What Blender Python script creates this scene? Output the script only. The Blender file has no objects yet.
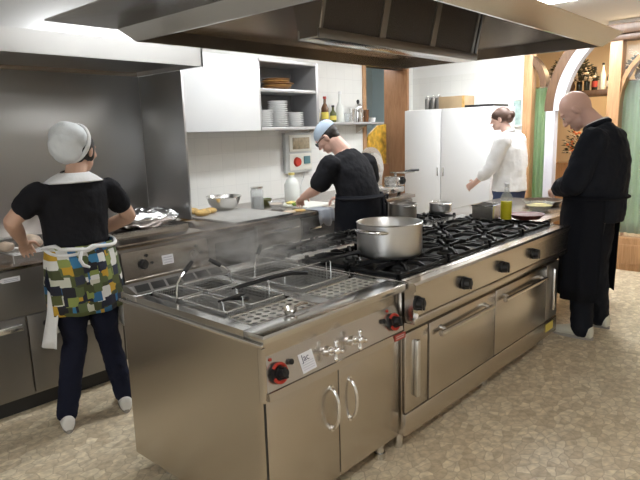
import bpy, bmesh, math, random
from mathutils import Vector, Matrix, Euler, noise

# ------------------------------------------------------------------ scene, camera, world, exposure
sc = bpy.context.scene
C = bpy.context.collection
R = math.radians
random.seed(7)

cam_d = bpy.data.cameras.new('camera')
cam = bpy.data.objects.new('camera', cam_d); C.objects.link(cam)
CAM_H = 1.52
YAW, PITCH, ROLL = 0.7395, 0.1838, -0.0282
cy, sy, cp, sp = math.cos(YAW), math.sin(YAW), math.cos(PITCH), math.sin(PITCH)
fw = Vector((-sy*cp, cy*cp, -sp)); rt = Vector((cy, sy, 0)); up = rt.cross(fw)
c_, s_ = math.cos(ROLL), math.sin(ROLL)
rt, up = c_*rt + s_*up, -s_*rt + c_*up
m3 = Matrix((rt, up, -fw)).transposed()
cam.matrix_world = Matrix.Translation((0, 0, CAM_H)) @ m3.to_4x4()
cam_d.sensor_width = 36; cam_d.sensor_fit = 'HORIZONTAL'
cam_d.lens = 578.5*36/640
cam_d.clip_start = 0.05
sc.camera = cam

sc.view_settings.view_transform = 'Standard'
sc.view_settings.look = 'None'
sc.view_settings.gamma = 1
sc.view_settings.use_curve_mapping = False
sc.view_settings.exposure = 1.12
try:
    sc.cycles.use_denoising = True
    sc.cycles.max_bounces = 10
    sc.cycles.sample_clamp_indirect = 6
    sc.cycles.volume_bounces = 1
except Exception:
    pass

w = bpy.data.worlds.new('world'); sc.world = w; w.use_nodes = True
bg = w.node_tree.nodes['Background']
bg.inputs[0].default_value = (0.93, 0.97, 1.0, 1); bg.inputs[1].default_value = 2.2
LAMP_AISLE = 11.0      # emission of the ceiling lamps' diffusers
LAMP_END = 27.0
FILL_RIGHT = 10.0  # strength of the unseen fill lamp on the right
LAMP_DINING = 16.0

# ------------------------------------------------------------------ materials
def new_mat(name):
    m = bpy.data.materials.new(name); m.use_nodes = True
    nt = m.node_tree
    return m, nt, nt.nodes['Principled BSDF']

def noise_bump(nt, b, scale, strength, dist=0.002, stretch=None, coord='Object'):
    tc = nt.nodes.new('ShaderNodeTexCoord'); mp = nt.nodes.new('ShaderNodeMapping')
    nt.links.new(tc.outputs[coord], mp.inputs[0])
    if stretch: mp.inputs['Scale'].default_value = stretch
    n = nt.nodes.new('ShaderNodeTexNoise'); n.inputs['Scale'].default_value = scale; n.inputs['Detail'].default_value = 4
    nt.links.new(mp.outputs[0], n.inputs[0])
    bp = nt.nodes.new('ShaderNodeBump'); bp.inputs['Strength'].default_value = strength; bp.inputs['Distance'].default_value = dist
    nt.links.new(n.outputs[0], bp.inputs['Height']); nt.links.new(bp.outputs[0], b.inputs['Normal'])
    return n, mp

def plain(name, col, rough=0.5, metal=0.0, bump=None, vary=0.0, vscale=6.0, **kw):
    m, nt, b = new_mat(name)
    b.inputs['Base Color'].default_value = (*col, 1)
    b.inputs['Roughness'].default_value = rough
    b.inputs['Metallic'].default_value = metal
    for k, v in kw.items(): b.inputs[k].default_value = v
    if rough == 0.85 or name == 'black_twill': b.inputs['Specular IOR Level'].default_value = 0.15
    if bump: noise_bump(nt, b, bump[0], bump[1], bump[2] if len(bump) > 2 else 0.002)
    if vary:
        n = nt.nodes.new('ShaderNodeTexNoise'); n.inputs['Scale'].default_value = vscale; n.inputs['Detail'].default_value = 5
        tc = nt.nodes.new('ShaderNodeTexCoord'); nt.links.new(tc.outputs['Object'], n.inputs[0])
        r = nt.nodes.new('ShaderNodeValToRGB')
        r.color_ramp.elements[0].position = 0.3; r.color_ramp.elements[1].position = 0.7
        r.color_ramp.elements[0].color = (*[c*(1-vary) for c in col], 1)
        r.color_ramp.elements[1].color = (*[min(1, c*(1+vary)) for c in col], 1)
        nt.links.new(n.outputs[0], r.inputs[0]); nt.links.new(r.outputs[0], b.inputs['Base Color'])
    return m

def steel(name, col, rough, stretch=(3, 3, 120), smear=0.05):
    m, nt, b = new_mat(name)
    b.inputs['Metallic'].default_value = 1
    b.inputs['Base Color'].default_value = (*col, 1)
    n, mp = noise_bump(nt, b, 4.0, 0.035, 0.001, stretch)
    b.inputs['Roughness'].default_value = rough
    return m

M = {}
M['steel'] = steel('brushed_steel', (0.565, 0.52, 0.465), 0.27)
M['steel_h'] = steel('brushed_steel_horizontal', (0.59, 0.55, 0.505), 0.25, (3, 120, 3))
M['steel_top'] = steel('worktop_steel', (0.66, 0.65, 0.63), 0.20, (60, 4, 4))
M['steel_dark'] = steel('dull_dark_steel', (0.30, 0.285, 0.27), 0.42)
M['steel_hood'] = steel('hood_steel', (0.56, 0.545, 0.52), 0.20, (4, 60, 4))
M['hood_inner'] = steel('floor_tinted_hood_lining', (0.40, 0.345, 0.29), 0.27)  # tan base carries the floor's reflection in the lining
M['splash'] = steel('splashback_steel', (0.53, 0.53, 0.53), 0.38, (60, 60, 2))
M['chrome'] = plain('chrome', (0.85, 0.85, 0.85), 0.10, 1.0)
M['satin'] = plain('satin_handle_steel', (0.72, 0.71, 0.69), 0.24, 1.0)
M['wire'] = plain('basket_wire', (0.80, 0.80, 0.80), 0.42, 0.9)
M['pot'] = steel('pot_aluminium', (0.72, 0.72, 0.72), 0.33, (3, 3, 90))
M['foil'] = plain('aluminium_foil', (0.86, 0.87, 0.90), 0.2, 1.0, bump=(30, 0.9, 0.01))
M['iron'] = plain('cast_iron', (0.012, 0.012, 0.013), 0.5, 0.0, bump=(120, 0.3), **{'Specular IOR Level': 0.3})
M['burner'] = plain('burner_metal', (0.10, 0.10, 0.10), 0.4, 0.8)
M['hob'] = plain('enamel_hob', (0.022, 0.022, 0.024), 0.36, **{'Specular IOR Level': 0.35})
M['black'] = plain('black_plastic', (0.012, 0.012, 0.013), 0.38)
M['grip'] = plain('black_grip', (0.02, 0.02, 0.022), 0.42)
M['red'] = plain('red_ring', (0.45, 0.035, 0.02), 0.45)
M['red_label'] = plain('red_label', (0.40, 0.05, 0.035), 0.5)
M['white_label'] = plain('white_label', (0.80, 0.80, 0.84), 0.6)
M['yellow_label'] = plain('yellow_label', (0.75, 0.62, 0.12), 0.6)
M['ink'] = plain('blue_black_ink', (0.04, 0.04, 0.09), 0.7)
M['ink_grey'] = plain('grey_ink', (0.45, 0.45, 0.52), 0.7)
M['white_door'] = plain('white_door_enamel', (0.76, 0.77, 0.78), 0.3)
M['white_wall'] = plain('white_plaster', (0.80, 0.80, 0.78), 0.85, bump=(60, 0.1))
M['ceiling'] = plain('ceiling_plaster', (0.74, 0.73, 0.70), 0.9, bump=(40, 0.1))
M['cream'] = plain('dining_wall_cream', (0.80, 0.64, 0.44), 0.85, bump=(30, 0.1))
M['lilac'] = plain('pale_jamb_paint', (0.58, 0.57, 0.62), 0.5)
M['plate'] = plain('white_china', (0.86, 0.86, 0.85), 0.2)
M['cardboard'] = plain('cardboard', (0.42, 0.31, 0.19), 0.85, vary=0.1)
M['wicker'] = plain('brown_plates', (0.30, 0.15, 0.06), 0.4, vary=0.3, vscale=20)
M['straw'] = plain('golden_plates', (0.60, 0.36, 0.12), 0.4, vary=0.3, vscale=20)
M['skin'] = plain('skin_tan', (0.64, 0.40, 0.29), 0.5, vary=0.06, vscale=9, bump=(200, 0.05))
M['skin_pink'] = plain('skin_pink', (0.74, 0.46, 0.37), 0.45, vary=0.06, vscale=9, bump=(200, 0.05))
M['skin_pale'] = plain('skin_pale', (0.66, 0.42, 0.34), 0.5, vary=0.05, vscale=9)
M['hair_dark'] = plain('dark_hair', (0.018, 0.013, 0.011), 0.45, bump=(90, 0.5, 0.004))
M['hair_brown'] = plain('brown_hair', (0.10, 0.055, 0.04), 0.5, bump=(90, 0.5, 0.004))
M['water'] = plain('reflection_grey_water', (0.62, 0.62, 0.60), 0.12)  # pale grey base stands in for reflections on the water surface
M['plate_steel'] = plain('bright_perforated_steel', (0.90, 0.88, 0.84), 0.38, 0.85)  # near-white base stands in for the lamp's reflection on the plates
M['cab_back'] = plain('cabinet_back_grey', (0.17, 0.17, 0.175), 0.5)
M['steel_table'] = steel('reflection_brown_steel', (0.42, 0.37, 0.33), 0.22, (60, 4, 4))  # darker brown base imitates brown reflections in the table top
M['cab_steel'] = plain('grey_cabinet_steel', (0.50, 0.50, 0.51), 0.35, 0.6)
M['steel_cool'] = steel('cool_hood_steel', (0.60, 0.60, 0.60), 0.33, (3, 120, 3))
M['fridge_white'] = plain('white_fridge_enamel', (0.86, 0.87, 0.88), 0.3)
M['eye'] = plain('dark_eye', (0.03, 0.02, 0.015), 0.15)
M['eye_white'] = plain('eye_white', (0.8, 0.78, 0.75), 0.25)
M['lip'] = plain('lip', (0.50, 0.20, 0.17), 0.45)
M['tee'] = plain('black_cotton', (0.015, 0.015, 0.018), 0.85, bump=(18, 0.7, 0.012))
M['chef_black'] = plain('black_twill', (0.012, 0.014, 0.020), 0.8, bump=(12, 0.8, 0.014))
M['apron_black'] = plain('black_apron', (0.008, 0.009, 0.013), 0.85, bump=(9, 0.7, 0.014))
M['denim'] = plain('navy_trousers', (0.013, 0.015, 0.030), 0.85, bump=(16, 0.9, 0.014))
M['white_cloth'] = plain('white_cotton', (0.80, 0.80, 0.80), 0.85, bump=(16, 0.6, 0.010))
M['cap_white'] = plain('white_cap', (0.72, 0.75, 0.77), 0.85, bump=(22, 0.8, 0.008))
M['cap_blue'] = plain('blue_grey_cap', (0.42, 0.50, 0.60), 0.85, bump=(30, 0.4, 0.004))
M['jeans'] = plain('blue_jeans', (0.055, 0.075, 0.15), 0.85, bump=(30, 0.4, 0.006))
M['shoe'] = plain('white_shoe', (0.76, 0.75, 0.72), 0.5)
M['shoe_cream'] = plain('cream_clog', (0.68, 0.68, 0.58), 0.5)
M['sole'] = plain('shoe_sole', (0.35, 0.33, 0.30), 0.7)
M['bread'] = plain('bread_crust', (0.60, 0.40, 0.15), 0.8, vary=0.35, vscale=25, bump=(40, 0.5, 0.006))
M['meat'] = plain('pale_roast_meat', (0.62, 0.49, 0.38), 0.4, vary=0.25, vscale=20, bump=(30, 0.5, 0.006))
M['board'] = plain('grey_board', (0.42, 0.41, 0.39), 0.45, vary=0.06)
M['cutting'] = plain('white_board', (0.80, 0.80, 0.74), 0.5)
M['greens'] = plain('salad_green', (0.16, 0.28, 0.04), 0.5, vary=0.5, vscale=40)
M['yellow_food'] = plain('yellow_food', (0.72, 0.60, 0.20), 0.5, vary=0.2, vscale=40)
M['oil'] = plain('olive_oil', (0.62, 0.56, 0.03), 0.15)
M['bottle_dark'] = plain('dark_bottle_glass', (0.018, 0.02, 0.014), 0.1)
M['bottle_red'] = plain('amber_bottle_glass', (0.16, 0.07, 0.03), 0.12)
M['bottle_olive'] = plain('olive_bottle_glass', (0.10, 0.11, 0.03), 0.12)
M['clear_plastic'] = plain('milky_plastic', (0.75, 0.77, 0.74), 0.25)
M['red_brown'] = plain('red_brown_pan', (0.15, 0.03, 0.022), 0.5)
M['brown_pan'] = plain('dark_bronze_pan', (0.10, 0.07, 0.05), 0.35, 0.6)
M['panel_white'] = plain('control_panel_white', (0.74, 0.73, 0.66), 0.45)
M['panel_grey'] = plain('panel_grey', (0.55, 0.56, 0.55), 0.45)
M['panel_brown'] = plain('panel_window_brown', (0.33, 0.27, 0.18), 0.3, vary=0.3, vscale=30)
M['teal'] = plain('teal_switch', (0.10, 0.22, 0.25), 0.4)
M['blue_wall'] = plain('far_room_wall', (0.60, 0.70, 0.74), 0.9)
M['orange_art'] = plain('amber_glass', (0.75, 0.40, 0.05), 0.3, vary=0.5, vscale=14)
M['mirror'] = plain('picture_green', (0.30, 0.40, 0.38), 0.3, vary=0.4, vscale=16)
M['flower_a'] = plain('dried_leaves', (0.055, 0.05, 0.025), 0.7, vary=0.5, vscale=40)
M['flower_b'] = plain('pale_petals', (0.75, 0.62, 0.50), 0.7)
M['flower_c'] = plain('orange_petals', (0.75, 0.22, 0.08), 0.7)
M['plant'] = plain('green_leaves', (0.08, 0.20, 0.06), 0.6, vary=0.4, vscale=30)
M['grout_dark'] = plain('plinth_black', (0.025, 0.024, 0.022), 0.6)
M['cloth_grey'] = plain('grey_cloth', (0.30, 0.32, 0.36), 0.8, bump=(20, 0.5, 0.006))

def glass(name, col, rough=0.02, alpha=0.25):
    m, nt, b = new_mat(name)
    b.inputs['Base Color'].default_value = (*col, 1); b.inputs['Roughness'].default_value = rough
    b.inputs['Alpha'].default_value = alpha
    return m
M['glass'] = glass('clear_glass', (0.75, 0.78, 0.78), 0.03, 0.30)
M['pane'] = glass('window_pane', (0.75, 0.82, 0.82), 0.02, 0.10)

def emis(name, col, strength):
    m, nt, b = new_mat(name)
    b.inputs['Base Color'].default_value = (*col, 1)
    b.inputs['Emission Color'].default_value = (*col, 1); b.inputs['Emission Strength'].default_value = strength
    return m

def wood(name, a, bcol, stretch=(12, 12, 1.2)):
    m, nt, b = new_mat(name)
    tc = nt.nodes.new('ShaderNodeTexCoord'); mp = nt.nodes.new('ShaderNodeMapping')
    mp.inputs['Scale'].default_value = stretch
    nt.links.new(tc.outputs['Object'], mp.inputs[0])
    n = nt.nodes.new('ShaderNodeTexNoise'); n.inputs['Scale'].default_value = 3; n.inputs['Detail'].default_value = 8; n.inputs['Distortion'].default_value = 1.5
    nt.links.new(mp.outputs[0], n.inputs[0])
    r = nt.nodes.new('ShaderNodeValToRGB'); r.color_ramp.elements[0].position = 0.3; r.color_ramp.elements[1].position = 0.7
    r.color_ramp.elements[0].color = (*a, 1); r.color_ramp.elements[1].color = (*bcol, 1)
    nt.links.new(n.outputs[0], r.inputs[0]); nt.links.new(r.outputs[0], b.inputs['Base Color'])
    b.inputs['Roughness'].default_value = 0.38
    return m
M['wood'] = wood('varnished_oak', (0.36, 0.19, 0.085), (0.52, 0.30, 0.15))
M['wood_panel'] = wood('veneer_panel', (0.36, 0.17, 0.08), (0.48, 0.25, 0.125))
M['wood_dark'] = wood('dark_oak', (0.085, 0.045, 0.024), (0.14, 0.078, 0.042))

def tile_mat():
    m, nt, b = new_mat('white_wall_tiles')
    geo = nt.nodes.new('ShaderNodeNewGeometry'); sep = nt.nodes.new('ShaderNodeSeparateXYZ')
    nt.links.new(geo.outputs['Position'], sep.inputs[0])
    add = nt.nodes.new('ShaderNodeMath'); add.operation = 'ADD'
    nt.links.new(sep.outputs[0], add.inputs[0]); nt.links.new(sep.outputs[1], add.inputs[1])
    comb = nt.nodes.new('ShaderNodeCombineXYZ')
    nt.links.new(add.outputs[0], comb.inputs[0]); nt.links.new(sep.outputs[2], comb.inputs[1])
    br = nt.nodes.new('ShaderNodeTexBrick'); br.offset = 0; br.squash = 1
    br.inputs['Scale'].default_value = 1.0
    br.inputs['Brick Width'].default_value = 0.15; br.inputs['Row Height'].default_value = 0.15
    br.inputs['Mortar Size'].default_value = 0.0022; br.inputs['Mortar Smooth'].default_value = 0.4
    br.inputs['Color1'].default_value = (0.80, 0.80, 0.77, 1); br.inputs['Color2'].default_value = (0.77, 0.77, 0.745, 1)
    br.inputs['Mortar'].default_value = (0.71, 0.71, 0.69, 1)
    nt.links.new(comb.outputs[0], br.inputs[0]); nt.links.new(br.outputs[0], b.inputs['Base Color'])
    bp = nt.nodes.new('ShaderNodeBump'); bp.inputs['Strength'].default_value = 0.4; bp.inputs['Distance'].default_value = 0.002; bp.invert = True
    nt.links.new(br.outputs['Fac'], bp.inputs['Height']); nt.links.new(bp.outputs[0], b.inputs['Normal'])
    b.inputs['Roughness'].default_value = 0.22
    return m
M['tile'] = tile_mat()

def floor_mat():
    m, nt, b = new_mat('crazy_paving_floor')
    geo = nt.nodes.new('ShaderNodeNewGeometry')
    nz = nt.nodes.new('ShaderNodeTexNoise'); nz.inputs['Scale'].default_value = 9
    nt.links.new(geo.outputs['Position'], nz.inputs[0])
    mix = nt.nodes.new('ShaderNodeMix'); mix.data_type = 'VECTOR'; mix.inputs[0].default_value = 0.05
    nt.links.new(geo.outputs['Position'], mix.inputs[4]); nt.links.new(nz.outputs['Color'], mix.inputs[5])
    def vor(feature):
        v = nt.nodes.new('ShaderNodeTexVoronoi'); v.feature = feature; v.voronoi_dimensions = '2D'
        v.inputs['Scale'].default_value = 18.5; v.inputs['Randomness'].default_value = 1.0
        mp = nt.nodes.new('ShaderNodeMapping'); mp.inputs['Rotation'].default_value = (0, 0, R(35)); mp.inputs['Scale'].default_value = (1.45, 0.85, 1)
        nt.links.new(mix.outputs[1], mp.inputs[0]); nt.links.new(mp.outputs[0], v.inputs['Vector']); return v
    v1 = vor('F1'); v2 = vor('DISTANCE_TO_EDGE')
    sep = nt.nodes.new('ShaderNodeSeparateColor'); nt.links.new(v1.outputs['Color'], sep.inputs[0])
    r = nt.nodes.new('ShaderNodeValToRGB'); e = r.color_ramp.elements
    e[0].position = 0.0; e[0].color = (0.60, 0.49, 0.335, 1)
    e[1].position = 1.0; e[1].color = (0.82, 0.72, 0.545, 1)
    x = e.new(0.35); x.color = (0.68, 0.57, 0.405, 1)
    x = e.new(0.7); x.color = (0.755, 0.65, 0.475, 1)
    nt.links.new(sep.outputs[0], r.inputs[0])
    g = nt.nodes.new('ShaderNodeValToRGB'); g.color_ramp.elements[0].position = 0.0; g.color_ramp.elements[1].position = 0.07
    g.color_ramp.elements[0].color = (0.0, 0.0, 0.0, 1); g.color_ramp.elements[1].color = (1, 1, 1, 1)
    nt.links.new(v2.outputs['Distance'], g.inputs[0])
    n2 = nt.nodes.new('ShaderNodeTexNoise'); n2.inputs['Scale'].default_value = 28; n2.inputs['Detail'].default_value = 6
    nt.links.new(geo.outputs['Position'], n2.inputs[0])
    r2 = nt.nodes.new('ShaderNodeValToRGB'); r2.color_ramp.elements[0].color = (0.74, 0.72, 0.69, 1); r2.color_ramp.elements[1].color = (1.18, 1.18, 1.18, 1)
    r2.color_ramp.elements[0].position = 0.3; r2.color_ramp.elements[1].position = 0.7
    nt.links.new(n2.outputs[0], r2.inputs[0])
    mul = nt.nodes.new('ShaderNodeMix'); mul.data_type = 'RGBA'; mul.blend_type = 'MULTIPLY'; mul.inputs[0].default_value = 1
    nt.links.new(r.outputs[0], mul.inputs[6]); nt.links.new(r2.outputs[0], mul.inputs[7])
    gm = nt.nodes.new('ShaderNodeMix'); gm.data_type = 'RGBA'
    gm.inputs[6].default_value = (0.50, 0.40, 0.27, 1)
    nt.links.new(g.outputs[0], gm.inputs[0]); nt.links.new(mul.outputs[2], gm.inputs[7])
    nt.links.new(gm.outputs[2], b.inputs['Base Color'])
    bp = nt.nodes.new('ShaderNodeBump'); bp.inputs['Strength'].default_value = 0.35; bp.inputs['Distance'].default_value = 0.003
    nt.links.new(g.outputs[0], bp.inputs['Height']); nt.links.new(bp.outputs[0], b.inputs['Normal'])
    b.inputs['Roughness'].default_value = 0.42
    return m
M['floor'] = floor_mat()

def patch_mat():
    m, nt, b = new_mat('patchwork_print')
    tc = nt.nodes.new('ShaderNodeTexCoord'); mp = nt.nodes.new('ShaderNodeMapping')
    mp.inputs['Scale'].default_value = (24, 1.2, 21); mp.inputs['Rotation'].default_value = (0, R(4), 0)
    nt.links.new(tc.outputs['Object'], mp.inputs[0])
    v = nt.nodes.new('ShaderNodeTexVoronoi'); v.distance = 'CHEBYCHEV'; v.inputs['Scale'].default_value = 1.0; v.inputs['Randomness'].default_value = 0.55
    nt.links.new(mp.outputs[0], v.inputs['Vector'])
    sep = nt.nodes.new('ShaderNodeSeparateColor'); nt.links.new(v.outputs['Color'], sep.inputs[0])
    r = nt.nodes.new('ShaderNodeValToRGB'); r.color_ramp.interpolation = 'CONSTANT'
    cols = [(0.012, 0.014, 0.03), (0.085, 0.10, 0.03), (0.03, 0.14, 0.30), (0.62, 0.62, 0.52), (0.10, 0.13, 0.05), (0.015, 0.015, 0.02),
            (0.25, 0.30, 0.08), (0.75, 0.75, 0.72), (0.03, 0.035, 0.06), (0.55, 0.33, 0.03), (0.06, 0.07, 0.025), (0.05, 0.22, 0.42)]
    e = r.color_ramp.elements
    e[0].position = 0; e[0].color = (*cols[0], 1); e[1].position = 1/len(cols); e[1].color = (*cols[1], 1)
    for i in range(2, len(cols)):
        x = e.new(i/len(cols)); x.color = (*cols[i], 1)
    nt.links.new(sep.outputs[0], r.inputs[0]); nt.links.new(r.outputs[0], b.inputs['Base Color'])
    b.inputs['Roughness'].default_value = 0.8
    return m
M['patch'] = patch_mat()

def curtain_mat():
    m, nt, b = new_mat('sheer_green_curtain')
    b.inputs['Base Color'].default_value = (0.42, 0.58, 0.36, 1); b.inputs['Roughness'].default_value = 0.9
    tr = nt.nodes.new('ShaderNodeBsdfTranslucent'); tr.inputs[0].default_value = (0.45, 0.62, 0.38, 1)
    mx = nt.nodes.new('ShaderNodeMixShader'); mx.inputs[0].default_value = 0.5
    out = nt.nodes['Material Output']
    nt.links.new(b.outputs[0], mx.inputs[1]); nt.links.new(tr.outputs[0], mx.inputs[2]); nt.links.new(mx.outputs[0], out.inputs[0])
    return m
M['curtain'] = curtain_mat()

def filter_mat():
    m, nt, b = new_mat('grease_filter_mesh')
    b.inputs['Base Color'].default_value = (0.085, 0.075, 0.07, 1); b.inputs['Metallic'].default_value = 0.5; b.inputs['Roughness'].default_value = 0.5
    tc = nt.nodes.new('ShaderNodeTexCoord'); wv = nt.nodes.new('ShaderNodeTexVoronoi'); wv.inputs['Scale'].default_value = 140
    nt.links.new(tc.outputs['Object'], wv.inputs['Vector'])
    bp = nt.nodes.new('ShaderNodeBump'); bp.inputs['Strength'].default_value = 0.8; bp.inputs['Distance'].default_value = 0.003
    nt.links.new(wv.outputs['Distance'], bp.inputs['Height']); nt.links.new(bp.outputs[0], b.inputs['Normal'])
    return m
M['filter'] = filter_mat()

# ------------------------------------------------------------------ mesh helpers
class MB:
    def __init__(s): s.bm = bmesh.new()
    def _merge(s, b2):
        me = bpy.data.meshes.new('t'); b2.to_mesh(me); b2.free(); s.bm.from_mesh(me); bpy.data.meshes.remove(me)
    def box(s, x0, x1, y0, y1, z0, z1, bev=0.0, mat=None, seg=2):
        b = bmesh.new(); bmesh.ops.create_cube(b, size=1)
        for v in b.verts:
            v.co = Vector(((x0+x1)/2+v.co.x*(x1-x0), (y0+y1)/2+v.co.y*(y1-y0), (z0+z1)/2+v.co.z*(z1-z0)))
        if bev > 0: bmesh.ops.bevel(b, geom=b.edges[:], offset=bev, segments=seg, affect='EDGES', profile=0.5)
        if mat is not None: b.transform(mat)
        s._merge(b); return s
    def cyl(s, p0, p1, r0, r1=None, n=20):
        return s.tube([p0, p1], [r0, r1 if r1 is not None else r0], n)
    def tube(s, pts, r, n=8, closed=False):
        pts = [Vector(p) for p in pts]; k = len(pts)
        rs = r if isinstance(r, (list, tuple)) else [r]*k
        rings = []; prev = None
        for i, p in enumerate(pts):
            if closed: t = (pts[(i+1) % k]-pts[i-1])
            elif i == 0: t = pts[1]-pts[0]
            elif i == k-1: t = pts[-1]-pts[-2]
            else: t = (pts[i+1]-p).normalized()+(p-pts[i-1]).normalized()
            if t.length < 1e-9: t = Vector((0, 0, 1))
            t.normalize()
            if prev is None:
                a = Vector((0, 0, 1)) if abs(t.z) < 0.9 else Vector((1, 0, 0))
                u = t.cross(a).normalized()
            else:
                u = prev - t*prev.dot(t)
                if u.length < 1e-6: u = t.cross(Vector((1, 0.3, 0.2)))
                u.normalize()
            prev = u; v = t.cross(u)
            rings.append([s.bm.verts.new(p+rs[i]*(u*math.cos(2*math.pi*j/n)+v*math.sin(2*math.pi*j/n))) for j in range(n)])
        m_ = k if closed else k-1
        for i in range(m_):
            a, b = rings[i], rings[(i+1) % k]
            for j in range(n): s.bm.faces.new((a[j], a[(j+1) % n], b[(j+1) % n], b[j]))
        if not closed:
            s.bm.faces.new(rings[0][::-1]); s.bm.faces.new(rings[-1])
        return s
    def lathe(s, prof, c=(0, 0, 0), n=32, mat=None, jitter=None):
        rings = []; c = Vector(c)
        def T(v): return (mat @ v if mat else v) + c
        for r, z in prof:
            if r < 1e-6: rings.append([s.bm.verts.new(T(Vector((0, 0, z))))])
            else: rings.append([s.bm.verts.new(T(Vector((r*math.cos(2*math.pi*j/n), r*math.sin(2*math.pi*j/n), z)))) for j in range(n)])
        for a, b in zip(rings, rings[1:]):
            for j in range(n):
                q = [a[j % len(a)], a[(j+1) % n % len(a)], b[(j+1) % n % len(b)], b[j % len(b)]]
                q2 = []
                for x in q:
                    if x not in q2: q2.append(x)
                if len(q2) > 2:
                    try: s.bm.faces.new(q2)
                    except ValueError: pass
        return s
    def prism(s, poly, d, mat=None):
        """poly: list of 3D points; d: extrusion vector"""
        d = Vector(d)
        a = [s.bm.verts.new(Vector(p)) for p in poly]; b = [s.bm.verts.new(Vector(p)+d) for p in poly]
        n = len(a)
        s.bm.faces.new(a[::-1]); s.bm.faces.new(b)
        for i in range(n): s.bm.faces.new((a[i], a[(i+1) % n], b[(i+1) % n], b[i]))
        return s
    def hexa(s, bot, top):
        a = [s.bm.verts.new(Vector(p)) for p in bot]; b = [s.bm.verts.new(Vector(p)) for p in top]
        s.bm.faces.new(a[::-1]); s.bm.faces.new(b)
        for i in range(4): s.bm.faces.new((a[i], a[(i+1) % 4], b[(i+1) % 4], b[i]))
        return s
    def bar(s, p0, p1, w_, h_=None):
        """square bar between two points"""
        p0, p1 = Vector(p0), Vector(p1); h_ = h_ or w_
        t = (p1-p0).normalized(); a = Vector((0, 0, 1)) if abs(t.z) < 0.9 else Vector((1, 0, 0))
        u = t.cross(a).normalized()*w_/2; v = t.cross(u).normalized()*h_/2
        return s.hexa([p0-u-v, p0+u-v, p0+u+v, p0-u+v], [p1-u-v, p1+u-v, p1+u+v, p1-u+v])
    def ell(s, c, r, rot=None, n=20):
        b = bmesh.new(); bmesh.ops.create_uvsphere(b, u_segments=n, v_segments=max(8, n//2+2), radius=1)
        mt = Matrix.Translation(c) @ (rot.to_4x4() if rot else Matrix.Identity(4)) @ Matrix.Diagonal((*r, 1))
        b.transform(mt); s._merge(b); return s
    def loft(s, rings, n=20, cap=True):
        """rings: (center, rx_vec, ry_vec)"""
        R_ = []
        for c, u, v in rings:
            c, u, v = Vector(c), Vector(u), Vector(v)
            R_.append([s.bm.verts.new(c+u*math.cos(2*math.pi*j/n)+v*math.sin(2*math.pi*j/n)) for j in range(n)])
        for a, b in zip(R_, R_[1:]):
            for j in range(n): s.bm.faces.new((a[j], a[(j+1) % n], b[(j+1) % n], b[j]))
        if cap:
            s.bm.faces.new(R_[0][::-1]); s.bm.faces.new(R_[-1])
        return s
    def build(s, name, mat, root=None, smooth=True, angle=40, mods=None):
        bmesh.ops.recalc_face_normals(s.bm, faces=s.bm.faces[:])
        if root is not None and root.get('_w'):
            off = Vector(root.location)
            for v in s.bm.verts: v.co -= off
        me = bpy.data.meshes.new(name); s.bm.to_mesh(me); s.bm.free()
        if smooth:
            for p in me.polygons: p.use_smooth = True
            try: me.set_sharp_from_angle(angle=R(angle))
            except Exception: pass
        me.materials.append(mat)
        o = bpy.data.objects.new(name, me); C.objects.link(o)
        if root is not None:
            o.parent = root if not root.get('_sub') else root
        if mods: mods(o)
        return o

def sub(root_part, mb, name, mat, **kw):
    """a sub-part: the parent part sits at its thing's origin, so coordinates are shared"""
    thing_ = root_part.parent
    off = Vector(thing_.location) if thing_ is not None and thing_.get('_w') else Vector((0, 0, 0))
    for v in mb.bm.verts: v.co -= off
    o = mb.build(name, mat, None, **kw); o.parent = root_part
    return o

def thing(name, label, cat, loc=(0, 0, 0), rz=0.0, group=None, world=True):
    o = bpy.data.objects.new(name, None); C.objects.link(o)
    o.location = loc; o.rotation_euler = (0, 0, rz); o.empty_display_size = 0.1
    o['label'] = label; o['category'] = cat
    if group: o['group'] = group
    if world: o['_w'] = 1
    return o

def tag(o, label, cat, group=None):
    o['label'] = label; o['category'] = cat
    if group: o['group'] = group
    return o

def recentre(o):
    """origin of a one-mesh thing to its base"""
    vs = [v.co for v in o.data.vertices]
    c = Vector(((min(v.x for v in vs)+max(v.x for v in vs))/2, (min(v.y for v in vs)+max(v.y for v in vs))/2, min(v.z for v in vs)))
    for v in o.data.vertices: v.co -= c
    o.location = c
    return o

def single(mb, name, mat, label, cat, group=None, **kw):
    return tag(recentre(mb.build(name, mat, None, **kw)), label, cat, group)

def struct(name, mb, mat, **kw):
    o = mb.build(name, mat, None, **kw); o['kind'] = 'structure'; return o

def copy_tree(o, parent=None):
    c = o.copy(); C.objects.link(c)
    if parent is not None: c.parent = parent
    for ch in list(o.children): copy_tree(ch, c)
    return c

def text_mesh(txt, size, name, mat, parent, mw):
    cu = bpy.data.curves.new('t', 'FONT'); cu.body = txt; cu.size = size; cu.extrude = 0.0003
    to = bpy.data.objects.new('t', cu); C.objects.link(to)
    dg = bpy.context.evaluated_depsgraph_get(); me = bpy.data.meshes.new_from_object(to.evaluated_get(dg))
    bpy.data.objects.remove(to); me.transform(mw); me.materials.clear(); me.materials.append(mat)
    o = bpy.data.objects.new(name, me); C.objects.link(o); o.parent = parent
    return o

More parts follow.
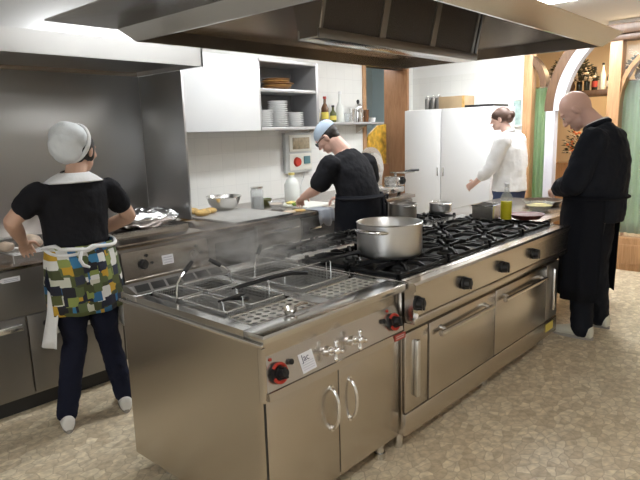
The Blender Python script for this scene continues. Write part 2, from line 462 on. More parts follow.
# ------------------------------------------------------------------ the room
WX, EY, CZ = -4.31, 6.6, 2.75           # left wall, end wall, ceiling
RX, BY, DY = 2.6, -2.6, 9.4             # right wall, rear wall, dining room's far wall
T = 0.12
struct('floor', MB().box(-6.6, RX+T, BY-T, DY+T, -0.1, 0.0), M['floor'])
struct('ceiling', MB().box(-6.6, RX+T, BY-T, DY+T, CZ, CZ+0.1), M['ceiling'])
OY0, OY1, OZ0, OZ1 = 5.60, 6.50, 0.0, 2.28   # opening in the left wall
mb = MB(); mb.box(WX-0.16, WX, BY, OY0, 0, CZ); mb.box(WX-0.16, WX, OY1, EY+T, 0, CZ); mb.box(WX-0.16, WX, OY0, OY1, OZ1, CZ)
struct('wall_left', mb, M['tile'])
PX0 = -2.80                               # the wood partition begins here
TZ = 2.17
struct('wall_end', MB().box(WX, PX0, EY, EY+T, 0, TZ), M['tile'])
struct('wall_end_top', MB().box(WX, PX0, EY+0.004, EY+T, TZ, CZ), M['white_wall'])
struct('wall_right', MB().box(RX, RX+T, BY, DY, 0, CZ), M['white_wall'])
mb = MB(); mb.box(WX, RX, BY-T, BY, 0, 0.9); mb.box(WX, RX, BY-T, BY, 2.3, CZ); mb.box(WX, -1.6, BY-T, BY, 0.9, 2.3); mb.box(1.2, RX, BY-T, BY, 0.9, 2.3)
struct('wall_rear', mb, M['white_wall'])
# small room behind the opening
mb = MB(); mb.box(-6.2, -6.1, 4.6, 8.2, 0, CZ); mb.box(-6.1, WX-0.16, 8.1, 8.2, 0, CZ); mb.box(-6.1, WX-0.16, 4.6, 4.7, 0, CZ)
struct('wall_side_room', mb, M['blue_wall'])
# dining room beyond the partition, with a window in its far wall
mb = MB(); mb.box(WX, -2.32, DY, DY+T, 0, CZ); mb.box(-2.32, -0.4, DY, DY+T, 0, 0.95); mb.box(-2.32, -0.4, DY, DY+T, 2.2, CZ); mb.box(-0.4, RX, DY, DY+T, 0, CZ)
struct('wall_dining', mb, M['cream'])
struct('wall_dining_side', MB().box(WX, WX+T, EY+T, DY, 0, CZ), M['cream'])
mb = MB()
for x in (-2.32, -1.40, -0.46): mb.box(x, x+0.06, DY, DY+0.06, 0.95, 2.2, 0.004)
mb.box(-2.32, -0.4, DY, DY+0.06, 0.95, 1.01, 0.004); mb.box(-2.32, -0.4, DY, DY+0.06, 2.14, 2.2, 0.004)
wf = struct('window_1', mb, M['lilac'])
mb = MB()
for x in (-1.6, -0.2, 1.14): mb.box(x, x+0.06, BY-0.08, BY-0.02, 0.9, 2.3, 0.004)
mb.box(-1.6, 1.2, BY-0.08, BY-0.02, 0.9, 0.96, 0.004); mb.box(-1.6, 1.2, BY-0.08, BY-0.02, 2.24, 2.3, 0.004)
struct('window_rear_fill', mb, M['lilac'])  # unseen rear window, added to let daylight fill the room

# frame of the opening in the left wall
mb = MB()
mb.box(WX-0.16, WX+0.012, OY0-0.07, OY0, 0, OZ1+0.05, 0.004)
mb.box(WX-0.16, WX+0.012, OY0, OY1, OZ1, OZ1+0.05, 0.004)
struct('trim_1', mb, M['wood'])
struct('trim_2', MB().box(-4.66, WX+0.014, OY1-0.05, OY1, 0, OZ1+0.03, 0.004), M['wood_panel'])

# wood partition with arches
YP0, YP1 = 6.54, 6.66
def arch_piece(cx, cz, r0, r1, a0, a1, y0, y1, n=16, ex=1.0):
    poly = []
    for i in range(n+1):
        a = R(a0+(a1-a0)*i/n); poly.append((cx+ex*r1*math.cos(a), y0, cz+r1*math.sin(a)))
    for i in range(n, -1, -1):
        a = R(a0+(a1-a0)*i/n); poly.append((cx+ex*r0*math.cos(a), y0, cz+r0*math.sin(a)))
    return poly, (0, y1-y0, 0)
mb = MB()
mb.box(-2.80, -2.70, YP0, YP1, 0, CZ, 0.006)
mb.box(-1.90, -1.78, YP0-0.02, YP1, 0, 2.50, 0.006)
mb.box(-0.62, -0.50, YP0-0.02, YP1, 0, 2.50, 0.006)
struct('trim_3', mb, M['wood'])
mb = MB(); mb.box(-1.94, RX, YP0-0.06, YP1+0.02, 2.40, 2.50, 0.01); mb.box(-1.92, RX, YP0-0.03, YP1, 2.34, 2.40, 0.006)
struct('trim_4', mb, M['wood_dark'])
mb = MB()
mb.prism(*arch_piece(-1.45, 1.68, 1.005, 1.10, 128, 180, YP0, YP1, 24))
mb.prism(*arch_piece(-2.98, 1.95, 0.37, 0.44, 0, 50, YP0+0.002, YP1-0.002))
struct('trim_5', mb, M['wood_dark'])
mb = MB(); mb.box(-2.535, -2.435, YP0+0.005, YP1-0.005, 0, 1.68, 0.004)
mb.prism(*arch_piece(-1.45, 1.68, 0.90, 1.003, 128, 180, YP0+0.005, YP1-0.005, 24))
struct('trim_6', mb, M['lilac'])
mb = MB(); mb.prism(*arch_piece(-1.2, 1.75, 0.58, 0.62, 0, 180, YP0, YP1))
mb.box(-1.78, -0.62, YP0, YP1, 0.0, 0.35, 0.006); mb.box(-1.70, -0.70, YP0-0.012, YP0, 0.07, 0.28, 0.006)
struct('trim_7', mb, M['wood'])
struct('window_3', MB().box(-1.78, -0.62, 6.61, 6.616, 0.35, 2.34), M['pane'])
mb = MB(); mb.box(-2.70, -2.536, YP0, YP1, 0, 0.55, 0.004)
struct('trim_8', mb, M['wood'])

def curtain(x0, x1, y, z0, z1, label, waves, seed):
    mb = MB(); nx, nz = waves*8, 12
    rnd = random.Random(seed); ph = rnd.random()*6
    g = []
    for i in range(nx+1):
        u = i/nx; col = []
        for k in range(nz+1):
            t = k/nz; x = x0+(x1-x0)*u
            yy = y+0.022*math.sin(u*waves*2*math.pi+ph+0.5*t)*(0.6+0.4*t)+0.008*math.sin(u*17+ph)
            col.append(mb.bm.verts.new((x, yy, z1+(z0-z1)*t)))
        g.append(col)
    for i in range(nx):
        for k in range(nz): mb.bm.faces.new((g[i][k], g[i+1][k], g[i+1][k+1], g[i][k+1]))
    def md(o):
        s = o.modifiers.new('solid', 'SOLIDIFY'); s.thickness = 0.002
    return mb, md
for (x0, x1, y, z0, z1, lab, wv, sd) in (
        (-2.77, -2.49, 6.73, 0.50, 1.95, 'sheer green curtain by the white woman, hanging left of the bald chef', 5, 1),
        (-1.80, -1.24, 6.73, 0.37, 1.96, 'sheer green curtain at the right edge, behind the bald chef\'s back', 7, 2)):
    mb, md = curtain(x0, x1, y, z0, z1, lab, wv, sd)
    t = thing('curtain', lab, 'curtain', ((x0+x1)/2, y, z0), group='green curtains of the wood partition')
    mb.build('fabric', M['curtain'], t, mods=md, angle=180)
    MB().cyl((x0-0.02, y, z1), (x1+0.02, y, z1), 0.008, n=10).build('curtain_rod', M['satin'], t)

# ceiling lamps
def lamp(cx, cy_, lx, ly, strength, col, label, nm='ceiling_lamp'):
    t = thing(nm, label, 'ceiling light', (cx, cy_, CZ))
    mb = MB(); mb.box(cx-lx/2-0.03, cx+lx/2+0.03, cy_-ly/2-0.03, cy_+ly/2+0.03, CZ-0.05, CZ-0.001, 0.006)
    mb.build('lamp_housing', M['white_door'], t)
    mb = MB(); mb.box(cx-lx/2, cx+lx/2, cy_-ly/2, cy_+ly/2, CZ-0.075, CZ-0.0505, 0.008)
    mb.build('diffuser', emis('diffuser_'+str(round(cx*100)), col, strength), t)
lamp(-2.85, 3.1, 0.22, 2.6, LAMP_AISLE, (0.96, 0.985, 1), 'long white ceiling lamp over the aisle beside the wall counter')
lamp(-2.25, 5.75, 1.3, 0.30, LAMP_END, (0.97, 0.99, 1), 'bright white ceiling lamp seen above the far right end of the island hood')
lamp(0.3, 1.2, 0.25, 1.5, FILL_RIGHT, (1, 0.98, 0.96), 'unseen white ceiling lamp added to light the open floor on the right')  # out-of-view lamp, added to brighten the floor here
lamp(-5.2, 6.2, 0.5, 0.5, 7.0, (0.95, 0.98, 1.0), 'unseen ceiling lamp added to light the small room behind the wall opening')  # added lamp, so the side room does not render dark
lamp(-2.0, 8.2, 0.6, 0.6, LAMP_DINING, (1, 0.72, 0.40), 'warm ceiling lamp in the dining room beyond the partition')

# ------------------------------------------------------------------ island hood
t = thing('extractor_hood', 'big stainless island extractor hood hanging over the cooking range', 'extractor hood', (-1.9, 2.5, 1.93))
HX0, HX1, HY0, HY1, HZ = -2.72, -1.05, 1.20, 3.85, 2.05
BX0, BX1, BY0_, BY1_, BZ = -2.60, -1.15, 1.578, 3.80, 1.975
LY0 = 1.545
# canopy: hipped top over the whole plan
mb = MB()
topr = [(-2.10, 1.90, 2.30), (-1.62, 1.90, 2.30), (-1.62, 3.58, 2.30), (-2.10, 3.58, 2.30)]
mb.hexa([(HX0, HY0, HZ), (HX1, HY0, HZ), (HX1, HY1, HZ), (HX0, HY1, HZ)][::1], topr)
bmesh.ops.delete(mb.bm, geom=[f for f in mb.bm.faces if all(abs(v.co.z-HZ) < 1e-4 for v in f.verts) or all(v.co.z > 2.29 for v in f.verts)], context='FACES')
can = mb.build('canopy', M['steel_hood'], t, smooth=False)
s_ = can.modifiers.new('solid', 'SOLIDIFY'); s_.thickness = 0.004
mb = MB()
for q in ((-2.10, -2.09, 1.90, 3.58), (-1.63, -1.62, 1.90, 3.58), (-2.09, -1.63, 1.90, 1.91), (-2.09, -1.63, 3.57, 3.58)): mb.box(*q, 2.298, CZ-0.002)
mb.box(-2.09, -1.63, 1.91, 3.57, 2.60, 2.61)
mb.build('duct', M['steel_hood'], t)
MB().box(HX0, HX1, HY0, LY0, HZ-0.008, HZ, 0.002).build('end_plate', M['steel_hood'], t)
# flared lip
mb = MB()
def ring_strip(mb, a, b):
    """a, b: four corners each; quads between"""
    A = [mb.bm.verts.new(p) for p in a]; B = [mb.bm.verts.new(p) for p in b]
    for i in range(4): mb.bm.faces.new((A[i], A[(i+1) % 4], B[(i+1) % 4], B[i]))
def rect(x0, x1, y0, y1, z): return [(x0, y0, z), (x1, y0, z), (x1, y1, z), (x0, y1, z)]
outer_t = rect(HX0, HX1, LY0, HY1, HZ-0.001); outer_b = rect(BX0, BX1, BY0_, BY1_, BZ)
inner_b = rect(BX0+0.012, BX1-0.012, BY0_+0.012, BY1_-0.012, BZ+0.001)
ring_strip(mb, outer_t, outer_b); ring_strip(mb, outer_b, inner_b)
bmesh.ops.remove_doubles(mb.bm, verts=mb.bm.verts[:], dist=1e-5)
o = mb.build('flared_lip', M['steel_hood'], t, smooth=False)
s_ = o.modifiers.new('solid', 'SOLIDIFY'); s_.thickness = 0.002; s_.offset = 0
# inner lining: skirt, then sloping ceiling
mb = MB()
ring_strip(mb, inner_b, rect(BX0+0.012, BX1-0.012, BY0_+0.012, BY1_-0.012, 2.043))
ring_strip(mb, rect(BX0+0.012, BX1-0.012, BY0_+0.012, BY1_-0.012, 2.043), rect(-2.02, -1.70, 1.95, 3.53, 2.26))
ring_strip(mb, rect(-2.02, -1.70, 1.95, 3.53, 2.26), rect(-2.02, -1.70, 1.95, 3.53, 2.40))
a = [mb.bm.verts.new(p) for p in rect(-2.02, -1.70, 1.95, 3.53, 2.40)]; mb.bm.faces.new(a)
bmesh.ops.remove_doubles(mb.bm, verts=mb.bm.verts[:], dist=1e-5)
o = mb.build('inner_lining', M['hood_inner'], t, smooth=False)
s_ = o.modifiers.new('solid', 'SOLIDIFY'); s_.thickness = 0.002
# filter bank: a V of mesh filters over a gutter
FY0, FY1, FX, FZ = 2.02, 3.46, -1.86, 1.965
MB().box(FX-0.06, FX+0.06, FY0-0.02, FY1+0.02, FZ-0.03, FZ-0.012, 0.004).build('gutter', M['steel_hood'], t)
mb = MB()
for sx in (-1, 1):
    mb.box(FX+sx*0.062-0.006, FX+sx*0.062+0.006, FY0-0.02, FY1+0.02, FZ-0.03, FZ+0.012, 0.002)
mb.build('gutter_rim', M['steel_dark'], t)
nF = 3; fl = (FY1-FY0)/nF
for sx in (1, -1):
    for k in range(nF):
        y0, y1 = FY0+k*fl+0.012, FY0+(k+1)*fl-0.012
        b0, b1 = FX+sx*0.040, FX+sx*0.115; z0, z1 = FZ+0.005, 2.32
        dx, dz = b1-b0, z1-z0; L = math.hypot(dx, dz); nx_, nz_ = dz/L*0.02*sx, -dx/L*0.02*sx
        f = MB().hexa([(b0, y0, z0), (b0, y1, z0), (b0-nx_, y1, z0+abs(nz_)), (b0-nx_, y0, z0+abs(nz_))],
                      [(b1, y0, z1), (b1, y1, z1), (b1-nx_, y1, z1+abs(nz_)), (b1-nx_, y0, z1+abs(nz_))]).build('grease_filter', M['filter'], t, smooth=False)
        fr = MB()
        for (q0, q1) in (((b0, y0, z0), (b1, y0, z1)), ((b0, y1, z0), (b1, y1, z1)), ((b0, y0, z0), (b0, y1, z0)), ((b1, y0, z1), (b1, y1, z1))):
            fr.bar(q0, q1, 0.026, 0.012)
        sub(f, fr, 'filter_frame', M['steel_dark'])
for y in (FY0-0.015, FY1+0.015):
    mb = MB(); mb.prism([(FX-0.06, y-0.004, FZ-0.025), (FX+0.06, y-0.004, FZ-0.025), (FX+0.13, y-0.004, 2.30), (FX-0.13, y-0.004, 2.30)], (0, 0.008, 0))
    mb.build('end_cheek', M['steel_hood'], t, smooth=False)

# ------------------------------------------------------------------ wall hood above the left counter, splashback and side panel
t = thing('wall_hood', 'stainless wall extractor hood with a tall front over the left counter', 'extractor hood', (-3.9, 1.2, 2.0))
LX = -3.44
mb = MB(); mb.prism([(LX, 0.1, 2.0), (LX, 0.1, 2.13), (LX-0.12, 0.1, 2.42), (LX-0.135, 0.1, 2.42), (LX-0.015, 0.1, 2.13), (LX-0.015, 0.1, 2.0)], (0, 2.5, 0))
mb.build('front_panel', M['steel_cool'], t, smooth=False)
for y in (0.1, 2.585):
    mb = MB(); mb.prism([(LX, y, 2.0), (LX, y, 2.13), (LX-0.12, y, 2.42), (WX+0.002, y, 2.42), (WX+0.002, y, 2.0)], (0, 0.015, 0))
    mb.build('side_cheek', M['steel_cool'], t, smooth=False)
mb = MB(); mb.box(WX+0.002, LX-0.1, 0.115, 2.585, 2.36, 2.38)
mb.box(WX+0.002, WX+0.02, 0.115, 2.585, 2.0, 2.36)
mb.build('inner_lining', M['hood_inner'], t)
mb = MB(); mb.box(WX+0.02, LX-0.015, 0.115, 2.585, 2.03, 2.038)
mb.build('filter_panel', M['steel_dark'], t)
mb = MB()
for (y0, y1) in ((0.1, 1.30), (1.303, 2.60)): mb.box(WX+0.001, WX+0.008, y0, y1, 0.86, 1.998, 0.001)
t = thing('splashback', 'dull steel splashback sheet on the wall behind the woman in the white cap', 'splashback', (WX, 1.3, 0.86))
mb.build('sheet', M['splash'], t)
single(MB().box(WX+0.009, -3.72, 2.602, 2.62, 0.885, 1.998, 0.002), 'side_panel', M['splash'],
       'upright steel side panel closing the right end of the wall hood', 'panel')

# ------------------------------------------------------------------ left counter units
FXC = -3.30     # front plane
def knob(mb_root, name, p, r, depth, axis, mat, base=None, base_r=None):
    """round control knob with a pointer ridge; axis is its outward direction"""
    a = Vector(axis).normalized(); p = Vector(p)
    if base is not None:
        sub_ = MB().cyl(p, p+a*0.006, base_r, n=28)
        bo = sub_.build('knob_base', base, mb_root)
    k = MB(); k.cyl(p+a*0.004, p+a*0.012, r*1.0, r*0.96, n=24); k.cyl(p+a*0.012, p+a*depth, r*0.72, r*0.62, n=24)
    upv = Vector((0, 0, 1)); s = a.cross(upv).normalized(); u = s.cross(a)
    k.hexa([p+a*0.012-s*0.006-u*r*0.9, p+a*0.012+s*0.006-u*r*0.9, p+a*0.012+s*0.006+u*r*0.9, p+a*0.012-s*0.006+u*r*0.9],
           [p+a*(depth+.004)-s*0.005-u*r*0.8, p+a*(depth+.004)+s*0.005-u*r*0.8, p+a*(depth+.004)+s*0.005+u*r*0.8, p+a*(depth+.004)-s*0.005+u*r*0.8])
    return k.build(name, mat, mb_root)

# far-left counter unit
t = thing('steel_cooking_counter', 'dark steel counter unit with plain front at the left edge, in front of the woman', 'counter unit', (-3.8, 1.0, 0))
MB().box(WX+0.01, FXC, 0.05, 1.74, 0.10, 0.832, 0.003).build('carcass', M['steel_dark'], t)
MB().box(WX+0.01, FXC+0.012, 0.05, 1.745, 0.832, 0.85, 0.004).build('top', M['steel_table'], t)
MB().box(FXC, FXC+0.012, 0.05, 1.74, 0.575, 0.828, 0.003).build('front_panel', M['steel_dark'], t)
MB().box(WX+0.1, FXC-0.05, 0.05, 1.74, 0.0, 0.10).build('plinth', M['grout_dark'], t)
for (y0, y1) in ((0.60, 1.165), (1.175, 1.735)):
    d = MB().box(FXC, FXC+0.016, y0, y1, 0.115, 0.565, 0.004).build('door', M['steel_dark'], t)
    if y0 < 1:
        hm = MB(); hm.box(FXC+0.016, FXC+0.045, y1-0.16, y1-0.025, 0.498, 0.532, 0.004)
        sub(d, hm, 'handle', M['satin'])
    else:
        sub(d, MB().cyl((FXC+0.016, y0+0.10, 0.50), (FXC+0.032, y0+0.10, 0.50), 0.02, n=20), 'latch', M['black'])
lb = MB(); lb.prism([(FXC+0.0125, 1.05, 0.785), (FXC+0.0125, 1.075, 0.798), (FXC+0.0125, 1.165, 0.798), (FXC+0.0125, 1.165, 0.77), (FXC+0.0125, 1.075, 0.77)], (0.001, 0, 0))
l_ = lb.build('arrow_label', M['white_label'], t); l_['label'] = 'white arrow shaped paper label'
mb = MB()
for k in range(2): mb.box(FXC+0.0136, FXC+0.0142, 1.082, 1.155, 0.776+0.009*k, 0.779+0.009*k)
sub(l_, mb, 'print', M['ink_grey'])

# wall cooker with the tilted control panel
t = thing('wall_cooker', 'steel cooker with two round knobs on its pale control panel, right of the woman', 'cooker', (-3.8, 2.1, 0))
MB().box(WX+0.01, FXC, 1.75, 2.42, 0.12, 0.835, 0.003).build('carcass', M['steel_dark'], t)
MB().box(WX+0.01, FXC+0.02, 1.75, 2.425, 0.835, 0.868, 0.006).build('top', M['steel_table'], t)
mb = MB(); mb.prism([(FXC+0.001, 1.76, 0.645), (FXC+0.045, 1.76, 0.645), (FXC+0.02, 1.76, 0.815), (FXC+0.001, 1.76, 0.815)], (0, 0.65, 0))
MBp = mb.build('control_panel', M['steel_h'], t, smooth=False)
MB().box(FXC+0.001, FXC+0.055, 1.76, 2.41, 0.615, 0.643, 0.006).build('panel_ledge', M['steel_h'], t)
pn = Vector((0.17, 0, 0.025)).normalized()
for (yy, m_) in ((1.90, 'black'), (2.285, 'steel_dark')):
    knob(t, 'knob', (FXC+0.034, yy, 0.725), 0.034, 0.03, pn, M[m_])
    MB().cyl(Vector((FXC+0.028, yy+0.03, 0.776)), Vector((FXC+0.028, yy+0.03, 0.776))+pn*0.006, 0.010, n=12).build('button', M['black'], t)
    MB().cyl(Vector((FXC+0.034, yy+0.065, 0.725)), Vector((FXC+0.034, yy+0.065, 0.725))+pn*0.006, 0.009, n=12).build('button', M['black'], t)
MB().hexa([(FXC+0.0395, 2.04, 0.695), (FXC+0.0395, 2.125, 0.695), (FXC+0.0415, 2.125, 0.695), (FXC+0.0415, 2.04, 0.695)],
          [(FXC+0.031, 2.04, 0.755), (FXC+0.031, 2.125, 0.755), (FXC+0.033, 2.125, 0.755), (FXC+0.033, 2.04, 0.755)]).build('sticker', M['white_label'], t)
mb = MB()
for k in range(3):
    z = 0.705+0.016*k; x = FXC+0.0415-(z-0.695)*0.1417+0.0004
    mb.box(x, x+0.0006, 2.05, 2.115, z, z+0.006)
mb.build('sticker_print', M['ink_grey'], t)
for (y0, y1) in ((1.765, 2.08), (2.09, 2.405)):
    d = MB().box(FXC, FXC+0.015, y0, y1, 0.135, 0.605, 0.004).build('door', M['steel_dark'], t)
    sub(d, MB().box(FXC+0.015, FXC+0.04, y0+0.03, y1-0.03, 0.53, 0.555, 0.006), 'handle', M['satin'])
for yy in (1.80, 2.37):
    for xx in (-3.4, -4.2): MB().cyl((xx, yy, 0), (xx, yy, 0.12), 0.02, n=12).build('leg', M['satin'], t)

# worktop to the right, and the units beneath it
single(MB().box(WX+0.01, FXC+0.02, 2.43, 5.08, 0.835, 0.868, 0.005), 'worktop', M['steel_table'],
       'long grey worktop along the tiled wall, from the cooker to the brown wood panel', 'worktop')
t = thing('refrigerated_counter', 'dark open-fronted steel counter unit under the mixing bowl', 'counter unit', (-3.8, 2.66, 0))
MB().box(WX+0.01, FXC-0.02, 2.435, 2.895, 0.12, 0.833, 0.003).build('carcass', M['steel_dark'], t)
d = MB().box(FXC-0.02, FXC, 2.445, 2.885, 0.14, 0.80, 0.004).build('door', M['steel_dark'], t)
sub(d, MB().box(FXC, FXC+0.006, 2.50, 2.83, 0.45, 0.76, 0.004), 'dark_recess_panel', M['grout_dark'])  # black sheet on the door stands in for a dark recess
for yy in (2.47, 2.86):
    for xx in (-3.4, -4.2): MB().cyl((xx, yy, 0), (xx, yy, 0.12), 0.02, n=12).build('leg', M['satin'], t)
t = thing('drawer_unit', 'steel drawer unit with bar handles under the glass jar, left of the bending man', 'drawer unit', (-3.8, 3.15, 0))
MB().box(WX+0.01, FXC-0.02, 2.905, 3.40, 0.12, 0.833, 0.003).build('carcass', M['steel_dark'], t)
for k in range(4):
    z1 = 0.82-k*0.17
    d = MB().box(FXC-0.02, FXC, 2.915, 3.39, z1-0.16, z1, 0.005).build('drawer', M['steel_dark'], t)
    sub(d, MB().box(FXC, FXC+0.028, 2.96, 3.345, z1-0.06, z1-0.04, 0.006), 'handle', M['satin'])
for yy in (2.94, 3.36):
    for xx in (-3.4, -4.2): MB().cyl((xx, yy, 0), (xx, yy, 0.12), 0.02, n=12).build('leg', M['satin'], t)
t = thing('cupboard_unit', 'dark counter cupboard hidden mostly behind the bending man', 'cupboard', (-3.8, 3.85, 0))
MB().box(WX+0.01, FXC-0.02, 3.41, 4.22, 0.12, 0.833, 0.003).build('carcass', M['grout_dark'], t)
for (y0, y1) in ((3.42, 3.81), (3.82, 4.21)):
    d = MB().box(FXC-0.02, FXC, y0, y1, 0.14, 0.82, 0.005).build('door', M['hob'], t)
    sub(d, MB().box(FXC, FXC+0.024, y0+0.05, y0+0.2, 0.72, 0.738, 0.005), 'handle', M['satin'])
for yy in (3.45, 4.18):
    for xx in (-3.4, -4.2): MB().cyl((xx, yy, 0), (xx, yy, 0.12), 0.02, n=12).build('leg', M['satin'], t)
t = thing('cupboard_unit', 'grey steel cupboard with drawers under the meat slicer', 'cupboard', (-3.8, 4.65, 0))
MB().box(WX+0.01, FXC-0.02, 4.23, 5.07, 0.12, 0.833, 0.003).build('carcass', M['steel_dark'], t)
for (y0, y1) in ((4.24, 4.64), (4.65, 5.06)):
    d = MB().box(FXC-0.02, FXC, y0, y1, 0.64, 0.82, 0.005).build('drawer', M['steel_dark'], t)
    sub(d, MB().box(FXC, FXC+0.026, y0+0.1, y1-0.1, 0.735, 0.755, 0.006), 'handle', M['satin'])
    d = MB().box(FXC-0.02, FXC, y0, y1, 0.14, 0.63, 0.005).build('door', M['steel_dark'], t)
    sub(d, MB().box(FXC, FXC+0.026, y0+0.1, y1-0.1, 0.57, 0.59, 0.006), 'handle', M['satin'])
for yy in (4.27, 5.03):
    for xx in (-3.4, -4.2): MB().cyl((xx, yy, 0), (xx, yy, 0.12), 0.02, n=12).build('leg', M['satin'], t)

# ------------------------------------------------------------------ pasta cooker (near end of the island)
PXF, PXB, PY0, PY1 = -1.40, -2.335, 1.236, 2.095
t = thing('pasta_cooker', 'stainless pasta cooker with two doors and sunken basins, at the near end of the island', 'pasta cooker', (-1.83, 1.66, 0))
Z = 0.85
mb = MB()
mb.box(PXB+0.004, PXF-0.037, PY0+0.004, PY0+0.02, 0.075, 0.815)          # near side sheet
mb.box(PXB+0.01, PXF-0.06, PY1-0.02, PY1-0.002, 0.11, 0.815)
mb.box(PXB+0.01, PXB+0.026, PY0+0.02, PY1-0.02, 0.11, 0.815)
mb.box(PXB+0.01, PXF-0.06, PY0+0.02, PY1-0.02, 0.11, 0.126)
mb.build('cabinet', M['steel'], t)
WXa, WXb = -2.20, -1.505
wells = ((1.285, 1.635), (1.70, 2.05))
mb = MB()
mb.box(PXB, WXa, PY0, PY1, 0.815, Z, 0.004); mb.box(WXb, PXF, PY0, PY1, 0.815, Z, 0.006)
ys = [PY0, wells[0][0], wells[0][1], wells[1][0], wells[1][1], PY1]
for i in (0, 2, 4): mb.box(WXa-0.003, WXb+0.003, ys[i], ys[i+1], 0.8155, Z-0.0004, 0.0)
mb.build('worktop', M['steel_top'], t)
MB().box(PXB-0.004, PXF+0.002, PY0-0.012, PY0-0.0005, 0.808, 0.822, 0.004).build('edge_trim', M['satin'], t)
for (y0, y1) in wells:
    mb = MB()
    mb.box(WXa-0.002, WXb+0.002, y0-0.004, y0, 0.58, 0.849); mb.box(WXa-0.002, WXb+0.002, y1, y1+0.004, 0.58, 0.849)
    mb.box(WXa-0.004, WXa, y0, y1, 0.58, 0.849); mb.box(WXb, WXb+0.004, y0, y1, 0.58, 0.849); mb.box(WXa, WXb, y0, y1, 0.576, 0.58)
    mb.build('basin', M['steel_top'], t)
    MB().box(WXa, WXb, y0, y1, 0.762, 0.764).build('hot_water', M['water'], t)
# sloping front control panel, ledge, front recess under the worktop
PF = PXF-0.025
mb = MB(); mb.prism([(PF-0.045, PY0+0.0205, 0.815), (PF-0.02, PY0+0.0205, 0.815), (PF-0.022, PY0+0.0205, 0.750), (PF+0.012, PY0+0.0205, 0.632), (PF-0.05, PY0+0.0205, 0.632)], (0, PY1-PY0-0.023, 0))
mb.build('control_panel', M['steel_h'], t, smooth=False)
mb = MB(); mb.prism([(PF-0.05, PY0+0.0205, 0.631), (PF+0.020, PY0+0.0205, 0.631), (PF+0.025, PY0+0.0205, 0.602), (PF-0.05, PY0+0.0205, 0.594)], (0, PY1-PY0-0.023, 0))
mb.box(PF-0.013, PF+0.013, PY0+0.004, PY0+0.0203, 0.598, 0.80, 0.002)
mb.build('panel_ledge', M['steel_h'], t, smooth=False)
pn = Vector((0.12, 0, 0.034)).normalized()
def on_panel(y, z, off=0.0): return Vector((PF-0.022+(0.750-z)/0.12*0.034, y, z))+pn*off
for yy in (1.321, 2.027):
    MB().cyl(on_panel(yy, 0.683), on_panel(yy, 0.683, 0.012), 0.040, 0.038, n=30).build('knob_base', M['black'], t)
    ring = MB()
    c0 = on_panel(yy, 0.683, 0.014); s = pn.cross(Vector((0, 0, 1))).normalized(); u = s.cross(pn)
    a0, a1 = R(40), R(335)
    ring.tube([c0+(s*math.cos(a0+(a1-a0)*i/24)+u*math.sin(a0+(a1-a0)*i/24))*0.033 for i in range(25)], 0.0065, n=8)
    rg = ring.build('red_ring', M['red'], t); rg['label'] = 'red ring around the knob'
    knob(t, 'knob', on_panel(yy, 0.683, 0.010), 0.025, 0.036, pn, M['black'])
    bs = 0.068 if yy < 1.5 else -0.068
    MB().cyl(on_panel(yy+bs, 0.702), on_panel(yy+bs, 0.702, 0.012), 0.011, n=14).build('button', M['black'], t)
    MB().cyl(on_panel(yy-0.02, 0.735), on_panel(yy-0.02, 0.735, 0.004), 0.006, n=12).build('pilot_light', M['red'], t)
st = MB(); a, b, c, d = on_panel(1.432, 0.712, .001), on_panel(1.507, 0.715, .001), on_panel(1.515, 0.645, .001), on_panel(1.440, 0.641, .001)
st.hexa([a, b, c, d], [q+pn*0.001 for q in (a, b, c, d)])
sk = st.build('price_sticker', M['white_label'], t, smooth=False); sk['label'] = 'small white paper sticker with handwriting'
du = (d-a).normalized(); dr = (b-a).normalized()
mb = MB()
for k in range(4):
    p = a+du*(0.036+0.009*k)+dr*0.006+pn*0.0014
    mb.bar(p, p+dr*0.062, 0.0035, 0.0005)
sub(sk, mb, 'print', M['ink_grey'])
rot = Matrix((dr, -du, pn)).transposed().to_4x4()
o = text_mesh('Jac', 0.036, 'handwriting', M['ink'], sk, Matrix.Translation(Vector((a+du*0.031+dr*0.012+pn*0.0016)))@rot)
for v in o.data.vertices: v.co -= Vector(t.location)
# cross-head valve taps
for yy in (1.590, 1.738):
    tp = MB(); p = on_panel(yy, 0.682)
    tp.cyl(p, p+pn*0.02, 0.022, 0.018, n=20); tp.cyl(p+pn*0.02, p+pn*0.045, 0.010, n=14); tp.ell(p+pn*0.05, (0.016, 0.016, 0.016))
    q = p+pn*0.048
    for ang in (20, 110, 200, 290):
        dvec = s*math.cos(R(ang))+u*math.sin(R(ang))
        tp.tube([q, q+dvec*0.030], [0.006, 0.008], n=10); tp.ell(q+dvec*0.032, (0.010, 0.010, 0.010), n=12)
    tp.build('tap', M['chrome'], t)
rl = MB(); a = on_panel(1.985, 0.630, 0.0); rl.box(PF+0.0252, PF+0.0265, 2.005, 2.087, 0.602, 0.630)
rl = rl.build('maker_plate', M['red_label'], t); rl['label'] = 'small red plate'
mb = MB()
for k in range(2): mb.box(PF+0.0266, PF+0.0270, 2.015, 2.077, 0.610+0.009*k, 0.613+0.009*k)
sub(rl, mb, 'print', M['panel_grey'])
